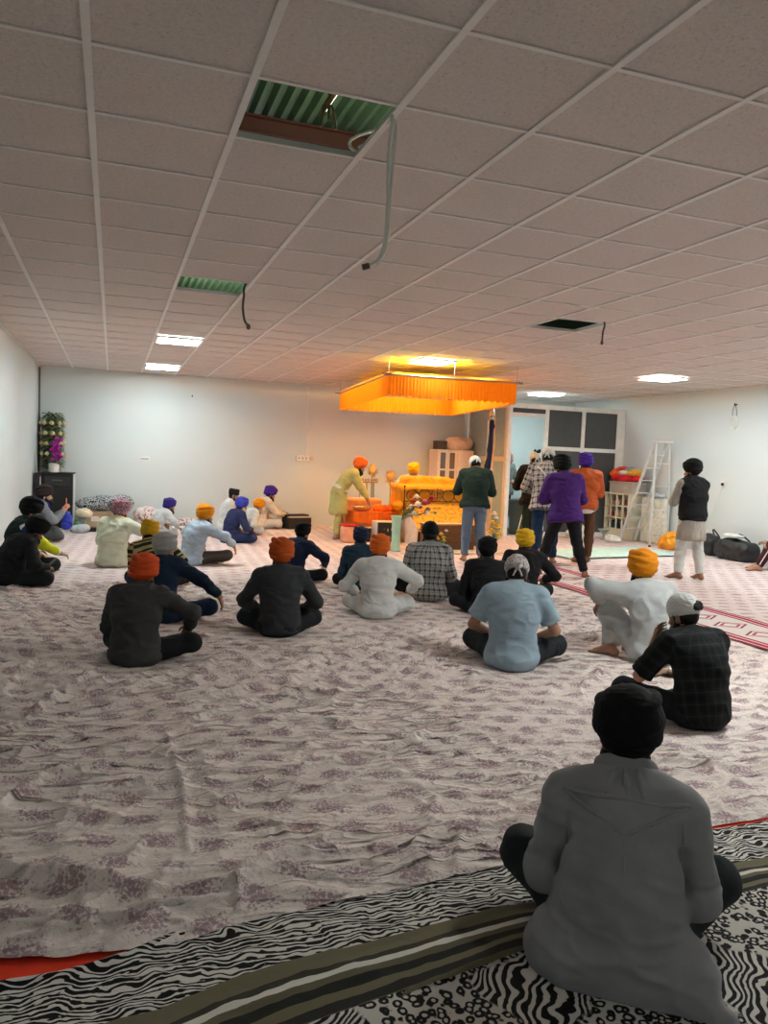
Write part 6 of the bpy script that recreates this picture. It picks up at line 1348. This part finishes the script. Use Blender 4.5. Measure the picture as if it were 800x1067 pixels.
    c3 = thing('crate', 'low grey crate left of the cardboard box by the back wall', 'crate', (-.57, 15.98, gz)); bx('body', (-.09,-.14,0), (.09,.14,.17), plain('grey_crate', '7a7d7a', .5), c3, .01); bx('rim', (-.10,-.15,.155), (.10,.15,.175), plain('grey_crate', '7a7d7a', .5), c3, .004)
    lump('folded_quilt', 'pink and white printed quilt folded in a heap against the back wall', 'quilt', (.80, 16.40, gz), [((0,0,.16), (.36,.22,.19)), ((-.15,0,.25), (.22,.18,.13)), ((.22,-.05,.1), (.2,.2,.13))], pq, .03, (8,8,8), 5)
    lump('folded_quilt', 'small rose quilt lying flat right of the bigger quilt heap', 'quilt', (1.50, 16.42, gz), [((0,0,.07), (.24,.2,.09))], pq, .02, (8,8,8), 8)
    w = MB().box((-.42,-.15,0), (.42,.15,.035), .01).build('bench_cushion', cloth('white_mat_cloth', 'dcdad4')); w.location = (1.55, 15.8, gz+.01); tag(w, 'thin white cushion on the floor by the back wall', 'cushion')
    lump('carrier_bag', 'blue plastic bag on the floor beside the black cabinet', 'bag', (-.80, 15.60, gz), [((0,0,.14), (.09,.1,.17)), ((0,0,.25), (.06,.07,.08))], plain('blue_plastic', '2638b8', .35, bump=.4), .016, (12,12,12), 3)
    lump('bottle_bag', 'green plastic packet beside the blue bag', 'packet', (-.62, 15.55, gz+.02), [((0,0,.06), (.06,.07,.07))], plain('green_plastic', '3f7a4a', .35, bump=.4), .01, (12,12,12), 5)
    lb = thing('case', 'flat black case lying on the floor in front of the boxes', 'case', (-.48, 15.25, gz)); bx('shell', (-.24,-.11,0), (.24,.11,.08), blk, lb, .015); bx('handle', (-.06,-.135,.03), (.06,-.11,.05), blk, lb, .005)
    lump('plastic_bag', 'pale grey plastic bag on the floor beside the black case', 'bag', (-.55, 15.0, gz), [((0,0,.06), (.16,.1,.08)), ((.08,0,.09), (.08,.07,.06))], plain('grey_plastic', 'b4bcc4', .25, bump=.4), .016, (14,14,14), 7)
def phone(label, pos, rz, tilt, case):
    r = thing('phone', label, 'phone', pos, rz); r.rotation_euler = (tilt, 0, rz); MB().box((-.042,-.006,-.088), (.042,.006,.088), .005).build('case', plain('phone_case_'+case, case, .4), r); bx('screen', (-.037,.0062,-.082), (.037,.0068,.082), plain('phone_glass', '0c0d10', .1, 0, .6), r)
    return r
# ------------------------------------------------------------------ build
make_room(); make_lamps(); make_cloths(); make_canopy(); make_throne(); make_flowers(); make_left_of_throne(); LUMP = make_behind_throne(); make_right(LUMP); make_left(LUMP)
make_people()
if 'phone' in WHO:
    p, a = hand_at(WHO['phone'], 1); phone('phone in a coral pink case held up by the person with the blue scarf', (p[0], p[1], p[2]+.05), a, 0, 'e0706a')
if 'lapphone' in WHO:
    p, a = hand_at(WHO['lapphone'], 1); phone('dark phone in the lap of the person looking down by the left wall', (p[0], p[1], p[2]+.04), a, -.9, '2a2c30')
# camera
cam = bpy.data.cameras.new('camera'); co = bpy.data.objects.new('camera', cam); COL.objects.link(co); SC.camera = co
def cam_matrix(yaw, pitch, roll):
    cy, sy = math.cos(yaw), math.sin(yaw); r = A3(cy,-sy,0); f = A3(sy,cy,0); u = A3(0,0,1)
    cp, sp = math.cos(pitch), math.sin(pitch); f, u = f*cp+u*sp, u*cp-f*sp
    cr, sr = math.cos(roll), math.sin(roll); return np.stack([r*cr+u*sr, u*cr-r*sr, -f], 1)
M = Matrix(cam_matrix(.341705, -.0696246, .0389736).tolist()).to_4x4(); M.translation = (0, 0, 1.58); co.matrix_world = M
cam.sensor_fit = 'HORIZONTAL'; cam.sensor_width = 36; cam.lens = 36*798.92/800; cam.clip_start = .05
w = bpy.data.worlds.new('world'); SC.world = w; w.use_nodes = True; w.node_tree.nodes['Background'].inputs[0].default_value = (.0, .0, .0, 1)
SC.view_settings.view_transform = 'Standard'; SC.view_settings.look = 'None'; SC.view_settings.gamma = 1; SC.view_settings.use_curve_mapping = False
SC.view_settings.exposure = 2.0
SC.cycles.max_bounces = 8; SC.cycles.diffuse_bounces = 5; SC.cycles.sample_clamp_indirect = 6; SC.cycles.use_denoising = True
